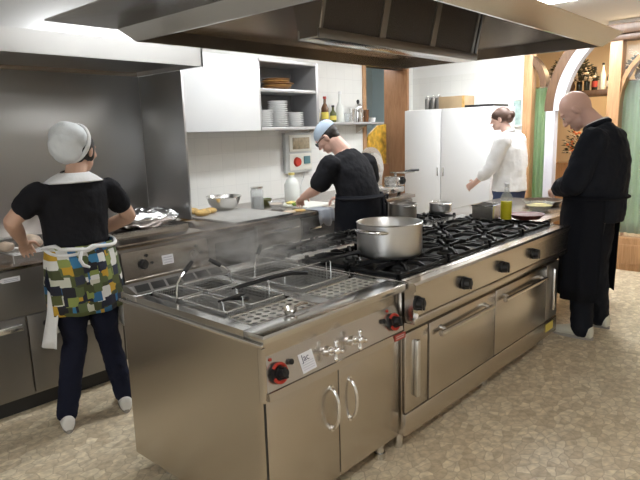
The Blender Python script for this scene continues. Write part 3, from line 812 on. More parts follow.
# doors with bow handles
for (y0, y1, hy) in ((PY0+0.032, 1.661, 1.617), (1.667, PY1-0.006, 1.731)):
    d = MB().box(PF-0.04, PF-0.012, y0, y1, 0.108, 0.590, 0.004).build('door', M['steel'], t)
    pts = []
    for i in range(13):
        a = math.pi*i/12
        pts.append((PF-0.014+0.042*math.sin(a), hy, 0.428-0.086*math.cos(a)))
    hm = MB().tube(pts, 0.0075, n=12)
    for z in (0.342, 0.514): hm.cyl((PF-0.013, hy, z), (PF-0.007, hy, z), 0.013, n=16)
    sub(d, hm, 'handle', M['chrome'])
MB().box(PF-0.038, PF-0.014, PY0+0.021, PY0+0.031, 0.112, 0.592, 0.002).build('corner_gap_shade', M['grout_dark'], t)  # black strip put in for the shaded gap beside the door
for (x, y) in ((-1.50, 1.32), (-1.50, 2.02), (-2.18, 1.32), (-2.18, 2.02)):
    l_ = MB().cyl((x, y, 0.03), (x, y, 0.112), 0.022, n=16).cyl((x, y, 0.0), (x, y, 0.03), 0.028, n=16)
    l_.build('leg', M['satin'], t)
# flue with slanted louvres along the back edge
fl_ = MB(); fl_.prism([(PXB+0.11, PY0+0.01, 0.851), (PXB+0.125, PY0+0.01, 0.851), (PXB+0.118, PY0+0.01, 0.856), (PXB+0.045, PY0+0.01, 0.876), (PXB+0.005, PY0+0.01, 0.876), (PXB+0.005, PY0+0.01, 0.851)], (0, 0.52, 0))
flo = fl_.build('flue', M['steel_dark'], t, smooth=False)
mb = MB()
for k in range(6):
    y = PY0+0.02+k*0.08
    mb.hexa([(PXB+0.112, y, 0.8585), (PXB+0.112, y+0.066, 0.8585), (PXB+0.110, y+0.066, 0.8575), (PXB+0.110, y, 0.8575)],
            [(PXB+0.052, y+0.020, 0.8752), (PXB+0.052, y+0.088, 0.8752), (PXB+0.050, y+0.088, 0.874), (PXB+0.050, y+0.020, 0.874)])
sub(flo, mb, 'louvre_slots', M['grout_dark'])

# perforated drain plates, each lying over the front of its basin
def drain_plate(x0, x1, y0, y1, z, th, nx, ny, label):
    mb = MB(); cx, cy2 = (x1-x0)/nx, (y1-y0)/ny
    for i in range(nx):
        for j in range(ny):
            a0, b0 = x0+i*cx, y0+j*cy2
            ccx, ccy = a0+cx/2, b0+cy2/2
            n = 16; out = []; inn = []
            for k in range(n):
                an = 2*math.pi*(k+0.5)/n; dx, dy = math.cos(an), math.sin(an)
                s = 1/max(abs(dx), abs(dy))
                out.append((ccx+dx*s*cx/2, ccy+dy*s*cy2/2))
                off = 0.0
                ex = 0.36*cx; ey = 0.22*cy2
                inn.append((ccx+dx*0.0120, ccy+dy*0.0135))
            # corners snapped so cells share borders
            O = [mb.bm.verts.new((p[0], p[1], z)) for p in out]; I = [mb.bm.verts.new((p[0], p[1], z)) for p in inn]
            I2 = [mb.bm.verts.new((p[0], p[1], z-th)) for p in inn]
            for k in range(n):
                mb.bm.faces.new((O[k], O[(k+1) % n], I[(k+1) % n], I[k])); mb.bm.faces.new((I[k], I[(k+1) % n], I2[(k+1) % n], I2[k]))
            # fill the four corner slivers
            for sx, sy in ((1, 1), (-1, 1), (-1, -1), (1, -1)):
                pts = [o for o in O if (o.co.x-ccx)*sx > 0 and (o.co.y-ccy)*sy > 0]
                pts = sorted(pts, key=lambda o: math.atan2(o.co.y-ccy, o.co.x-ccx))
                e0 = max(pts, key=lambda o: min(abs(abs(o.co.x-ccx)-cx/2) < 1e-6, 1)*10+abs(o.co.y-ccy))
                e1 = max(pts, key=lambda o: min(abs(abs(o.co.y-ccy)-cy2/2) < 1e-6, 1)*10+abs(o.co.x-ccx))
                if e0 is not e1:
                    cv = mb.bm.verts.new((ccx+sx*cx/2, ccy+sy*cy2/2, z)); mb.bm.faces.new((e0, cv, e1))
    tt = thing('drain_plate', label, 'drain plate', ((x0+x1)/2, (y0+y1)/2, z-th))
    mb.build('perforated_sheet', M['plate_steel'], tt, smooth=False)
    r_ = MB(); r_.box(x0-0.008, x1+0.008, y0-0.008, y0, z-0.006, z+0.004, 0.002); r_.box(x0-0.008, x1+0.008, y1, y1+0.008, z-0.006, z+0.004, 0.002)
    r_.box(x0-0.008, x0, y0, y1, z-0.006, z+0.004, 0.002); r_.box(x1, x1+0.008, y0, y1, z-0.006, z+0.004, 0.002)
    r_.build('rim', M['steel_top'], tt)
drain_plate(-1.655, -1.515, 1.296, 1.624, 0.847, 0.003, 4, 8, 'perforated steel drain plate at the near corner of the pasta cooker, by the small scoop')
drain_plate(-1.655, -1.515, 1.711, 2.039, 0.847, 0.003, 4, 8, 'perforated steel drain plate beside the range, right of the scoop')

# wire pasta baskets hung in the basins
def basket(x0, x1, y0, y1, label, handle):
    tt = thing('pasta_basket', label, 'basket', ((x0+x1)/2, (y0+y1)/2, 0.66), group='wire baskets in the pasta cooker')
    zt, zb, s = 0.862, 0.66, 0.0014; ins = 0.008
    mb = MB(); pitch = 0.009
    def wall(p, q):
        p, q = Vector(p), Vector(q); n = max(2, int((q-p).length/pitch))
        for i in range(n+1):
            a = p+(q-p)*i/n; mb.bar((a.x, a.y, zb), (a.x, a.y, zt), 2*s)
        m_ = 14
        for k in range(m_): z = zb+(zt-zb)*k/m_; mb.bar((p.x, p.y, z), (q.x, q.y, z), 2*s)
    a, b, c, d = (x0+ins, y0+ins, 0), (x1-ins, y0+ins, 0), (x1-ins, y1-ins, 0), (x0+ins, y1-ins, 0)
    wall(a, b); wall(b, c); wall(c, d); wall(d, a)
    n = int((y1-y0)/pitch)
    for i in range(n+1): y = y0+ins+(y1-y0-2*ins)*i/n; mb.bar((x0+ins, y, zb), (x1-ins, y, zb), 2*s)
    mb.build('wire_mesh', M['wire'], tt, smooth=False)
    rr = 0.012
    pts = []
    for (cx, cy_, a0) in ((x1-ins-rr, y1-ins-rr, 0), (x0+ins+rr, y1-ins-rr, 90), (x0+ins+rr, y0+ins+rr, 180), (x1-ins-rr, y0+ins+rr, 270)):
        for k in range(4): an = R(a0+30*k); pts.append((cx+rr*math.cos(an), cy_+rr*math.sin(an), zt))
    MB().tube(pts, 0.0036, n=8, closed=True).build('rim', M['wire'], tt)
    return handle(tt, x0, x1, y0, y1, zt)
def tall_handle(dx, dy, lean, along):
    """a bent rod rising from the inner rim, with a black grip"""
    def f(tt, x0, x1, y0, y1, zt):
        p = Vector((x1-0.012 if dx > 0 else x0+0.012, y0+(y1-y0)*along, zt))
        top = p+Vector(lean); mid = p+Vector((lean[0]*0.05, lean[1]*0.08, lean[2]*0.45)); m2 = p+Vector((lean[0]*0.3, lean[1]*0.35, lean[2]*0.66))
        MB().tube([p+Vector((0, 0, -0.03)), p, mid, m2, top], 0.0042, n=8).build('handle_rod', M['chrome'], tt)
        MB().tube([m2+(top-m2)*0.25, m2+(top-m2)*0.5, top], [0.009, 0.0105, 0.008], n=10).build('grip', M['grip'], tt)
    return f
def hook_handle(y_to, grip0, hx, rise=0.055, start=0.0):
    """a wire bracket over the basket carrying a long black grip along the row"""
    def f(tt, x0, x1, y0, y1, zt):
        mb = MB()
        for yy in (y0+0.012, y1-0.012):
            for xx in (hx-0.014, hx+0.014):
                mb.tube([(xx, yy, zt-0.12), (xx, yy, zt+rise-0.006), (hx, yy, zt+rise)], 0.0024, n=6)
        mb.tube([(hx, y0+0.012, zt+rise), (hx, y1-0.012, zt+rise)], 0.0024, n=6)
        mb.build('bracket', M['wire'], tt)
        pts = [(hx, y0+start, zt+rise), (hx, grip0, zt+rise), (hx, (grip0+y_to)/2, zt+rise+0.002), (hx, y_to-0.10, zt+rise-0.002), (hx, y_to, zt+rise-0.022)]
        MB().tube(pts, [0.004, 0.0085, 0.0095, 0.0115, 0.009], n=10).build('grip', M['grip'], tt)
    return f
basket(-2.185, -1.985, 1.295, 1.44, 'small wire basket at the near back corner of the pasta cooker, bent handle leaning right', tall_handle(1, 0, (-0.02, 0.10, 0.135), 0.05))
basket(-2.185, -1.985, 1.45, 1.625, 'small wire basket behind the nearest one, black grip tilted left', tall_handle(1, 0, (-0.05, -0.085, 0.12), 0.85))
basket(-1.975, -1.675, 1.295, 1.415, 'long narrow wire basket nearest the end panel, short wire bracket', hook_handle(1.44, 1.40, -1.71, 0.04))
basket(-1.975, -1.675, 1.425, 1.625, 'long wire basket with a long black bar grip reaching toward the second basin', hook_handle(1.86, 1.46, -1.785, 0.05))
basket(-2.185, -1.985, 1.71, 2.04, 'wire basket at the back of the second basin, black grip standing up in the steam', tall_handle(1, 0, (-0.03, 0.075, 0.14), 0.06))
basket(-1.975, -1.675, 1.71, 2.04, 'wide wire basket in the second basin, black grip pointing at the stockpot', hook_handle(2.36, 2.04, -1.80, 0.055, 0.26))
# small scoop left on the plate
t = thing('small_scoop', 'small bright steel scoop lying on the near drain plate', 'scoop', (-1.505, 1.47, 0.8515))
mb = MB(); mb.lathe([(0, 0.002), (0.018, 0.003), (0.027, 0.014), (0.029, 0.024), (0.027, 0.024), (0.016, 0.006), (0, 0.005)], (-1.497, 1.46, 0.8515), 20)
mb.build('bowl', M['chrome'], t)
MB().tube([(-1.50, 1.487, 0.872), (-1.505, 1.53, 0.874), (-1.51, 1.57, 0.866)], [0.005, 0.004, 0.005], n=8).build('handle', M['chrome'], t)

# ------------------------------------------------------------------ cooking range
GX0, GX1, GY0, GY1 = -2.46, -1.355, 2.105, 4.02
BYE = 4.0
F2 = -1.42
t = thing('cooking_range', 'long stainless gas range with two rows of black burners and two oven doors', 'cooking range', (-1.9, 3.0, 0))
MB().box(GX0+0.02, F2-0.012, GY0, BYE, 0.10, 0.80, 0.003).build('body', M['steel'], t)
mb = MB(); mb.prism([(GX1-0.06, GY0, 0.852), (GX1-0.012, GY0, 0.852), (GX1, GY0, 0.842), (GX1, GY0, 0.815), (GX1-0.01, GY0, 0.81), (GX1-0.015, GY0, 0.690), (GX1-0.06, GY0, 0.690)], (0, GY1-GY0, 0))
mb.build('front_rail', M['steel_h'], t, smooth=False)
mb = MB(); mb.box(F2-0.02, GX1-0.006, GY0+0.002, GY1-0.002, 0.658, 0.689, 0.004); mb.build('drip_ledge', M['steel_h'], t)
mb = MB()
mb.box(GX1-0.115, GX1-0.058, GY0, GY1, 0.80, 0.851, 0.002)
mb.box(-2.18, -2.08, GY0, GY1, 0.80, 0.868, 0.004); mb.box(GX0, GX0+0.03, GY0, GY1, 0.78, 0.868, 0.004)
mb.box(GX0, GX1-0.06, GY1-0.03, GY1, 0.78, 0.851, 0.003); mb.box(GX0, GX1-0.06, GY0, GY0+0.02, 0.80, 0.851, 0.003)
mb.build('top_frame', M['steel_top'], t)
MB().box(GX0+0.03, GX1-0.1, GY0+0.02, GY1-0.03, 0.80, 0.832).build('hob_tray', M['hob'], t)
for yy in (2.125, 2.56, 2.992, 3.42):
    knob(t, 'knob', (GX1-0.012, yy, 0.758), 0.034, 0.040, (1, 0, 0.03), M['black'])
    MB().box(GX1+0.0225, GX1+0.026, yy-0.006, yy+0.006, 0.722, 0.742, 0.001).build('knob_mark', M['satin'], t)
MB().cyl((GX1-0.014, GY0+0.012, 0.70), (GX1-0.002, GY0+0.012, 0.70), 0.012, n=16).build('button', M['white_label'], t)
MB().cyl((GX1-0.014, GY0+0.012, 0.745), (GX1-0.006, GY0+0.012, 0.745), 0.010, n=16).build('button', M['yellow_label'], t)
# narrow door, two oven doors
MB().box(F2-0.012, F2, GY0+0.004, BYE, 0.612, 0.657, 0.002).build('upper_rail', M['steel'], t)
d = MB().box(F2-0.011, F2+0.008, GY0+0.003, 2.298, 0.215, 0.606, 0.004).build('side_door', M['steel'], t)
sub(d, MB().box(F2+0.008, F2+0.032, 2.175, 2.205, 0.275, 0.560, 0.008), 'handle', M['satin'])
for (y0, y1) in ((2.310, 3.012), (3.022, 3.780)):
    d = MB().box(F2-0.011, F2+0.012, y0, y1, 0.215, 0.606, 0.005).build('oven_door', M['steel'], t)
    hm = MB().tube([(F2+0.045, y0+0.05, 0.545), (F2+0.045, y1-0.10, 0.545)], 0.014, n=14)
    for yy in (y0+0.10, y1-0.14): hm.tube([(F2+0.011, yy, 0.560), (F2+0.030, yy, 0.558), (F2+0.045, yy, 0.546)], [0.013, 0.011, 0.011], n=12)
    sub(d, hm, 'handle', M['satin'])
d = MB().box(F2-0.011, F2+0.008, 3.790, BYE-0.006, 0.215, 0.606, 0.004).build('end_door', M['steel_dark'], t)
sub(d, MB().box(F2+0.008, F2+0.032, 3.875, 3.905, 0.275, 0.570, 0.008), 'handle', M['satin'])
MB().box(GX0+0.1, F2+0.010, GY0+0.003, BYE-0.003, 0.098, 0.208, 0.004).build('plinth', M['steel'], t)
yl = MB().box(F2+0.0102, F2+0.0115, 3.80, 3.93, 0.135, 0.19).build('yellow_label', M['yellow_label'], t); yl['label'] = 'yellow warning label'
for (x, y) in ((-1.49, 2.16), (-1.49, 3.05), (-1.49, 3.92), (-2.3, 2.16), (-2.3, 3.92)):
    MB().cyl((x, y, 0.0), (x, y, 0.10), 0.022, n=14).build('leg', M['satin'], t)

def grate(cx, cy_, lx, ly):
    z0, z1, b = 0.852, 0.874, 0.014
    mb = MB()
    x0, x1, y0, y1 = cx-lx/2, cx+lx/2, cy_-ly/2, cy_+ly/2
    mb.box(x0, x1, y0, y0+b, z0, z1-0.004, 0.002); mb.box(x0, x1, y1-b, y1, z0, z1-0.004, 0.002)
    mb.box(x0, x0+b, y0, y1, z0, z1-0.004, 0.002); mb.box(x1-b, x1, y0, y1, z0, z1-0.004, 0.002)
    for (dx, dy) in ((1, 0), (-1, 0), (0, 1), (0, -1), (.75, .75), (-.75, .75), (.75, -.75), (-.75, -.75)):
        L = lx/2 if dy == 0 else (ly/2 if dx == 0 else min(lx, ly)/2*1.3)
        p0 = Vector((cx+dx*L*0.98, cy_+dy*L*0.98, z1-0.006)); p1 = Vector((cx+dx*0.045, cy_+dy*0.045, z1-0.001))
        pm = p0.lerp(p1, 0.35)+Vector((0, 0, 0.010))
        mb.bar(p0, pm, 0.013, 0.02); mb.bar(pm, p1, 0.012, 0.018)
    for sx in (-1, 1):
        for sy in (-1, 1): mb.box(cx+sx*(lx/2-0.012)-0.009, cx+sx*(lx/2-0.012)+0.009, cy_+sy*(ly/2-0.012)-0.009, cy_+sy*(ly/2-0.012)+0.009, 0.833, z1+0.012, 0.003)
    g = mb.build('burner_grate', M['iron'], t, smooth=False)
    bu = MB(); bu.lathe([(0, 0.832), (0.052, 0.832), (0.052, 0.842), (0.040, 0.848), (0.040, 0.856), (0.034, 0.861), (0, 0.862)], (cx, cy_, 0), 24)
    sub(g, bu, 'burner', M['burner'])
for yy in (2.36, 2.82, 3.28, 3.74):
    for xx in (-1.617, -1.925): grate(xx, yy, 0.295, 0.44)
    grate(-2.305, yy, 0.235, 0.44)

# worktable beyond the range
t = thing('work_table', 'plain steel worktable at the far end of the island, under the glass bowl', 'work table', (-2.0, 4.7, 0))
MB().box(-2.46, -1.58, 4.04, 5.38, 0.812, 0.85, 0.005).build('top', M['steel_table'], t)
MB().box(-2.42, -1.62, 4.08, 5.34, 0.28, 0.30, 0.004).build('shelf', M['steel'], t)
for (x, y) in ((-2.43, 4.07), (-1.61, 4.07), (-2.43, 5.35), (-1.61, 5.35)):
    MB().box(x-0.02, x+0.02, y-0.02, y+0.02, 0.0, 0.812, 0.003).build('leg', M['steel'], t)
MB().box(-2.42, -1.615, 4.06, 4.075, 0.30, 0.812, 0.002).build('end_panel', M['steel'], t)

# ------------------------------------------------------------------ wall cabinet and its plates
t = thing('wall_cabinet', 'steel wall cabinet with one white door and two open shelves on the tiles', 'wall cabinet', (-4.13, 3.56, 1.55))
CX0, CX1, CZ0, CZ1 = WX+0.002, -3.95, 1.55, 2.185
mb = MB()
mb.box(CX0, CX1, 2.74, 2.755, CZ0, CZ1, 0.002); mb.box(CX0, CX1, 3.565, 3.60, CZ0, CZ1, 0.002); mb.box(CX0, CX1, 4.335, 4.375, CZ0, CZ1, 0.002)
mb.box(CX0, CX1, 2.755, 4.34, CZ1-0.03, CZ1, 0.002); mb.box(CX0, CX1, 2.755, 4.34, CZ0, CZ0+0.03, 0.002); mb.box(CX0, CX0+0.006, 2.755, 4.34, CZ0, CZ1)
mb.build('carcass', M['cab_steel'], t)
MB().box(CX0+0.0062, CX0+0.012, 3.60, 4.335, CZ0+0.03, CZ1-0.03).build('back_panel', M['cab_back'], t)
MB().box(CX1+0.001, CX1+0.02, 2.74, 3.565, CZ0, CZ1-0.004, 0.003).build('door', M['white_door'], t)
MB().box(CX0+0.012, CX1-0.004, 3.60, 4.335, 1.895, 1.925, 0.003).build('shelf', M['cab_steel'], t)
PS = 'plates stacked in the wall cabinet'
def plate(r, name, mat, label, cat, grp, p):
    mb = MB(); mb.lathe([(0, 0.0), (r*0.6, 0.0), (r*0.68, 0.003), (r, 0.013), (r, 0.016), (r*0.66, 0.007), (0, 0.004)], (0, 0, 0), 24)
    o = mb.build(name, mat, None); o.location = p; return tag(o, label, cat, grp)
def plate_stack(y, x, n, z, r, step, where):
    first = None
    for k in range(n):
        lab = 'white china plate in the %s of the wall cabinet' % where
        if first is None: first = plate(r, 'plate', M['plate'], lab, 'plate', PS+', '+where, (x, y, z)); continue
        c = first.copy(); C.objects.link(c); c.location = (x+random.uniform(-.004, .004), y+random.uniform(-.004, .004), z+k*step)
plate_stack(3.70, -4.03, 9, 1.581, 0.085, 0.0172, 'left stack, beside the white door')
plate_stack(3.90, -4.05, 14, 1.581, 0.095, 0.0172, 'middle stack, the tallest one')
plate_stack(4.12, -4.05, 8, 1.581, 0.090, 0.0172, 'right stack, lower than the middle one')
for k, (m_, r, n_) in enumerate((('wicker', 0.15, 'lowest'), ('straw', 0.14, 'second'), ('wicker', 0.155, 'third'), ('straw', 0.135, 'fourth'), ('wicker', 0.13, 'topmost'))):
    o = plate(r, 'serving_plate', M[m_], '%s serving plate, %s of the brown pile on the cabinet\'s upper shelf' % ('golden' if m_ == 'straw' else 'dark brown', n_), 'plate', 'brown serving plates on the upper shelf', (-4.11+0.01*(k % 2), 3.93+0.02*(k % 3), 1.926+0.021*k))
    o.scale = (1, 1, 1.25)

# bottle shelf
t = thing('wall_shelf', 'narrow steel shelf of bottles on the wall right of the cabinet', 'shelf', (-4.2, 5.1, 1.60))
MB().box(WX+0.002, -4.10, 4.38, 5.68, 1.598, 1.622, 0.003).build('board', M['cab_steel'], t)
for yy in (4.6, 5.4): MB().prism([(WX+0.002, yy, 1.597), (-4.14, yy, 1.597), (WX+0.002, yy, 1.50)], (0, 0.012, 0)).build('bracket', M['steel'], t, smooth=False)
def bottle(p, r, hgt, m_, label, cap=None, lab=None, neck=0.35):
    t = thing('bottle', label, 'bottle', p, world=False)
    h1 = hgt*(1-neck)
    MB().lathe([(0, 0), (r*0.95, 0), (r, 0.006), (r, h1*0.88), (r*0.8, h1), (r*0.38, h1+hgt*neck*0.35), (r*0.36, hgt*0.97), (r*0.42, hgt*0.975), (r*0.42, hgt), (0, hgt)], (0, 0, 0), 20).build('glass_body', M[m_], t)
    if cap: MB().cyl((0, 0, hgt*0.95), (0, 0, hgt+0.012), r*0.46, n=14).build('cap', M[cap], t)
    if lab: MB().lathe([(r+0.0008, h1*0.22), (r+0.0012, h1*0.24), (r+0.0012, h1*0.62), (r+0.0008, h1*0.64)], (0, 0, 0), 20).build('label', M[lab], t)
    return t
SZ = 1.6225
bottle((-4.2, 4.60, SZ), 0.036, 0.24, 'bottle_dark', 'dark bottle with a yellow label, first on the shelf beside the wall cabinet', 'black', 'yellow_label')
bottle((-4.2, 4.74, SZ), 0.040, 0.26, 'bottle_red', 'amber bottle with a yellow label, second on the wall shelf', 'red', 'yellow_label')
bottle((-4.19, 4.86, SZ), 0.036, 0.17, 'bottle_olive', 'short olive bottle with a yellow label on the wall shelf', 'black', 'yellow_label')
bottle((-4.2, 4.99, SZ), 0.045, 0.32, 'clear_plastic', 'tall pale bottle with a white cap in the middle of the wall shelf', 'white_door', None, 0.45)
def tumbler(p, r, h_, m_, label):
    mb = MB(); mb.lathe([(0, 0), (r*0.8, 0), (r, h_), (r*0.94, h_), (r*0.74, 0.006), (0, 0.006)], (0, 0, 0), 20)
    o = mb.build('tumbler', M[m_], None); o.location = p; return tag(o, label, 'tumbler')
tumbler((-4.2, 5.11, SZ), 0.034, 0.10, 'glass', 'clear tumbler on the wall shelf beside the tall pale bottle')
tumbler((-4.2, 5.20, SZ), 0.034, 0.15, 'satin', 'grey metal beaker on the wall shelf left of the steel shaker')
t = thing('shaker', 'shiny steel shaker with a black knob on the wall shelf', 'shaker', (-4.2, 5.31, SZ), world=False)
MB().lathe([(0, 0), (0.052, 0), (0.045, 0.10), (0.052, 0.16), (0.04, 0.19), (0.022, 0.205), (0, 0.21)], (0, 0, 0), 20).build('body', M['chrome'], t)
MB().lathe([(0, 0.208), (0.015, 0.21), (0.018, 0.235), (0.012, 0.25), (0, 0.252)], (0, 0, 0), 16).build('knob', M['black'], t)
MB().tube([(0, 0.048, 0.15), (0, 0.085, 0.14), (0, 0.08, 0.06), (0, 0.047, 0.04)], 0.006, n=8).build('handle', M['satin'], t)
tumbler((-4.2, 5.46, SZ), 0.034, 0.14, 'bottle_red', 'brown beaker on the wall shelf just right of the steel shaker')
tumbler((-4.2, 5.58, SZ), 0.04, 0.05, 'plate', 'low white cup at the right end of the wall shelf')

# amber picture and green picture in the room behind the opening
def picture(name, label, loc, sx, sz, art, frame, axis='x'):
    t = thing(name, label, 'picture', loc, world=False)
    d = 0.02
    if axis == 'x': bx = lambda a0, a1, z0, z1, d0, d1: (d0, d1, a0, a1, z0, z1)
    else: bx = lambda a0, a1, z0, z1, d0, d1: (a0, a1, -d1, -d0, z0, z1)
    f = 0.022
    mb = MB()
    for q in ((-sx/2, sx/2, 0, f), (-sx/2, sx/2, sz-f, sz), (-sx/2, -sx/2+f, f, sz-f), (sx/2-f, sx/2, f, sz-f)):
        mb.box(*bx(*q, 0, d), 0.003)
    mb.build('frame', frame, t)
    MB().box(*bx(-sx/2+f, sx/2-f, f, sz-f, 0.001, d*0.5)).build('picture_sheet', art, t)
    return t
picture('framed_picture', 'framed greenish picture on the far wall seen through the wall opening', (-6.098, 7.75, 1.68), 0.36, 0.68, M['mirror'], M['panel_grey'])
t = thing('amber_panel', 'amber orange stained panel standing in the wall opening, under the bottle shelf', 'decorative panel', (-4.43, 5.92, 0))
mb = MB(); mb.prism([(-4.44, 5.72, 1.10), (-4.44, 6.16, 1.10), (-4.44, 6.16, 1.60), (-4.44, 5.98, 1.585), (-4.44, 5.80, 1.48), (-4.44, 5.72, 1.28)], (0.02, 0, 0))
mb.build('amber_sheet', M['orange_art'], t, smooth=False)  # amber is the sheet's own colour, no emission
MB().box(-4.46, -4.40, 5.68, 6.20, 0.0, 1.10, 0.004).build('stand', M['wood_panel'], t)

# switch panel
t = thing('switch_box', 'grey wall box with a brown window and a red switch, by the bending man\'s head', 'switch box', (WX+0.03, 4.38, 1.12))
MB().box(WX+0.002, WX+0.05, 4.19, 4.58, 1.115, 1.52, 0.006).build('back_box', M['panel_grey'], t)
MB().box(WX+0.05, WX+0.062, 4.235, 4.565, 1.33, 1.50, 0.006).build('upper_cover', M['panel_white'], t)
MB().box(WX+0.062, WX+0.068, 4.28, 4.53, 1.355, 1.475, 0.003).build('window', M['panel_brown'], t)
MB().box(WX+0.05, WX+0.060, 4.235, 4.565, 1.14, 1.31, 0.006).build('lower_cover', M['panel_white'], t)
MB().cyl((WX+0.06, 4.34, 1.225), (WX+0.085, 4.34, 1.225), 0.050, 0.042, n=24).build('switch', M['red'], t)
MB().box(WX+0.06, WX+0.075, 4.44, 4.53, 1.20, 1.28, 0.004).build('switch', M['teal'], t)
single(MB().tube([(WX+0.05, 4.47, 1.14), (WX+0.03, 4.46, 1.05), (WX+0.06, 4.38, 0.98), (WX+0.14, 4.30, 0.91), (WX+0.2, 4.22, 0.876), (WX+0.3, 4.20, 0.874)], 0.005, n=8),
       'power_cord', M['panel_grey'], 'grey cord running down from the switch box to the worktop', 'cord')

# ------------------------------------------------------------------ things on the left counter
t = thing('cutting_board', 'large thin grey board lying under the mixing bowl', 'board', (-3.76, 2.95, 0.868))
MB().box(-4.18, -3.30, 2.71, 3.30, 0.8685, 0.884, 0.004).build('board', M['board'], t)
MB().box(-3.305, -3.297, 2.71, 3.30, 0.8688, 0.8835, 0.001).build('edge_band', M['hob'], t)
t = thing('mixing_bowl', 'steel mixing bowl on the grey board, against the tiles', 'bowl', (-3.97, 3.13, 0.8845), world=False)
MB().lathe([(0, 0.0), (0.075, 0.0), (0.085, 0.004), (0.128, 0.055), (0.150, 0.112), (0.158, 0.114), (0.158, 0.117), (0.148, 0.118), (0.126, 0.058), (0.083, 0.009), (0, 0.006)], (0, 0, 0), 40).build('bowl', M['satin'], t)
MB().lathe([(0.150, 0.113), (0.160, 0.115), (0.160, 0.119), (0.150, 0.119)], (0, 0, 0), 40).build('rim', M['chrome'], t)
t = thing('glass_jar', 'tall clear glass jar with dark contents right of the mixing bowl', 'jar', (-3.84, 3.40, 0.8685), world=False)
MB().lathe([(0, 0), (0.055, 0), (0.058, 0.006), (0.058, 0.16), (0.05, 0.175), (0.054, 0.185), (0.050, 0.185), (0.046, 0.175), (0.053, 0.16), (0.053, 0.008), (0, 0.006)], (0, 0, 0), 28).build('glass', M['glass'], t)
MB().lathe([(0, 0.009), (0.051, 0.010), (0.051, 0.11), (0, 0.112)], (0, 0, 0), 24).build('contents', M['bottle_dark'], t)
MB().lathe([(0.0, 0.186), (0.056, 0.186), (0.056, 0.196), (0.0, 0.198)], (0, 0, 0), 24).build('lid', M['satin'], t)
def dish(name, p, r, h_, m_, label, fill=None, cat='bowl'):
    t = thing(name, label, cat, p, world=False)
    MB().lathe([(0, 0), (r*0.55, 0), (r*0.62, 0.004), (r, h_), (r*0.96, h_+0.001), (r*0.58, 0.008), (0, 0.006)], (0, 0, 0), 28).build('bowl', M[m_], t)
    if fill: MB().lathe([(0, h_*0.82), (r*0.5, h_*0.80), (r*0.86, h_*0.68)], (0, 0, 0), 24).build('food', M[fill], t)
    return t
dish('glass_bowl', (-3.70, 3.50, 0.8685), 0.075, 0.065, 'glass', 'small glass bowl right of the tall jar on the worktop', 'meat')
dish('small_bowl', (-4.02, 3.66, 0.8685), 0.065, 0.055, 'bottle_olive', 'small dark bowl at the back of the worktop left of the man\'s hand', 'greens')
# bread pieces
for i, (x, y, z, s, lab) in enumerate(((-3.87, 2.655, 0.868, 0.6, 'golden bread piece nearest the steel side panel'), (-3.82, 2.79, 0.8845, 0.85, 'golden bread piece in the middle of the row, left of the bowl'), (-3.97, 2.79, 0.8845, 0.8, 'golden bread piece at the back of the row, by the tiles'), (-3.88, 2.915, 0.8845, 0.7, 'small golden bread piece just left of the mixing bowl'))):
    mb = MB(); mb.ell((0, 0, 0.032*s), (0.075*s, 0.085*s, 0.033*s), None, 20)
    for v in mb.bm.verts:
        d = noise.noise(v.co*22+Vector((i*3, 0, 0)))*0.012; v.co += v.co.normalized()*d; v.co.z = max(v.co.z, 0.0)
    o = mb.build('bread_piece', M['bread'], None); o.location = (x, y, z); tag(o, lab, 'bread', 'bread left of the bowl')
# foil parcel
mb = MB(); mb.ell((0, 0, 0.065), (0.16, 0.29, 0.075), None, 40)
for v in mb.bm.verts:
    n_ = noise.noise(v.co*14)*0.022+noise.noise(v.co*35)*0.012
    v.co.z = max(0.0, v.co.z+n_*(1 if v.co.z > 0.01 else 0)); v.co.x += noise.noise(v.co*18+Vector((5, 1, 2)))*0.018
o = mb.build('foil_parcel', M['foil'], None, angle=18); o.location = (-3.80, 2.25, 0.869); tag(o, 'crumpled aluminium foil parcel on the cooker right of the woman', 'foil parcel')
# notched long skewer bar at the edge of the cooker
t = thing('roasting_rack', 'long notched metal rack along the cooker edge in front of the foil', 'rack', (-3.5, 2.05, 0.869))
mb = MB(); mb.box(-3.50, -3.493, 1.76, 2.42, 0.869, 0.895)
for k in range(26): y = 1.765+k*0.0255; mb.box(-3.502, -3.491, y, y+0.013, 0.895, 0.904)
mb.build('notched_bar', M['satin'], t)
mb = MB()
for k in range(9): y = 1.78+k*0.078; mb.tube([(-3.50, y, 0.876), (-3.555, y, 0.872)], 0.003, n=6)
mb.build('wires', M['wire'], t)
# tray with meat on a wire rack (far left)
t = thing('roasting_tray', 'shiny oval roasting tray at the left edge, beside the woman\'s left elbow', 'tray', (-3.62, 1.02, 0.851))
mb = MB(); mb.lathe([(0, 0.0), (0.15, 0.0), (0.17, 0.01), (0.205, 0.055), (0.222, 0.058), (0.222, 0.062), (0.20, 0.06), (0.165, 0.014), (0, 0.006)], (-3.56, 0.90, 0.851), 40)
for v in mb.bm.verts: v.co.y = 0.90+(v.co.y-0.90)*1.15
mb.build('tray_body', M['chrome'], t)
t = thing('wire_rack', 'small wire rack on legs carrying the roast, left of the woman', 'rack', (-3.42, 1.22, 0.851))
mb = MB()
for k in range(7): mb.tube([(-3.60+k*0.04, 1.17, 0.898), (-3.60+k*0.04, 1.36, 0.898)], 0.0028, n=6)
for y in (1.17, 1.36): mb.tube([(-3.60, y, 0.898), (-3.36, y, 0.898)], 0.0034, n=6)
mb.build('grid', M['wire'], t)
for (x, y) in ((-3.60, 1.17), (-3.36, 1.17), (-3.60, 1.36), (-3.36, 1.36)): MB().tube([(x, y, 0.898), (x, y, 0.8515)], 0.0032, n=6).build('leg', M['wire'], t)
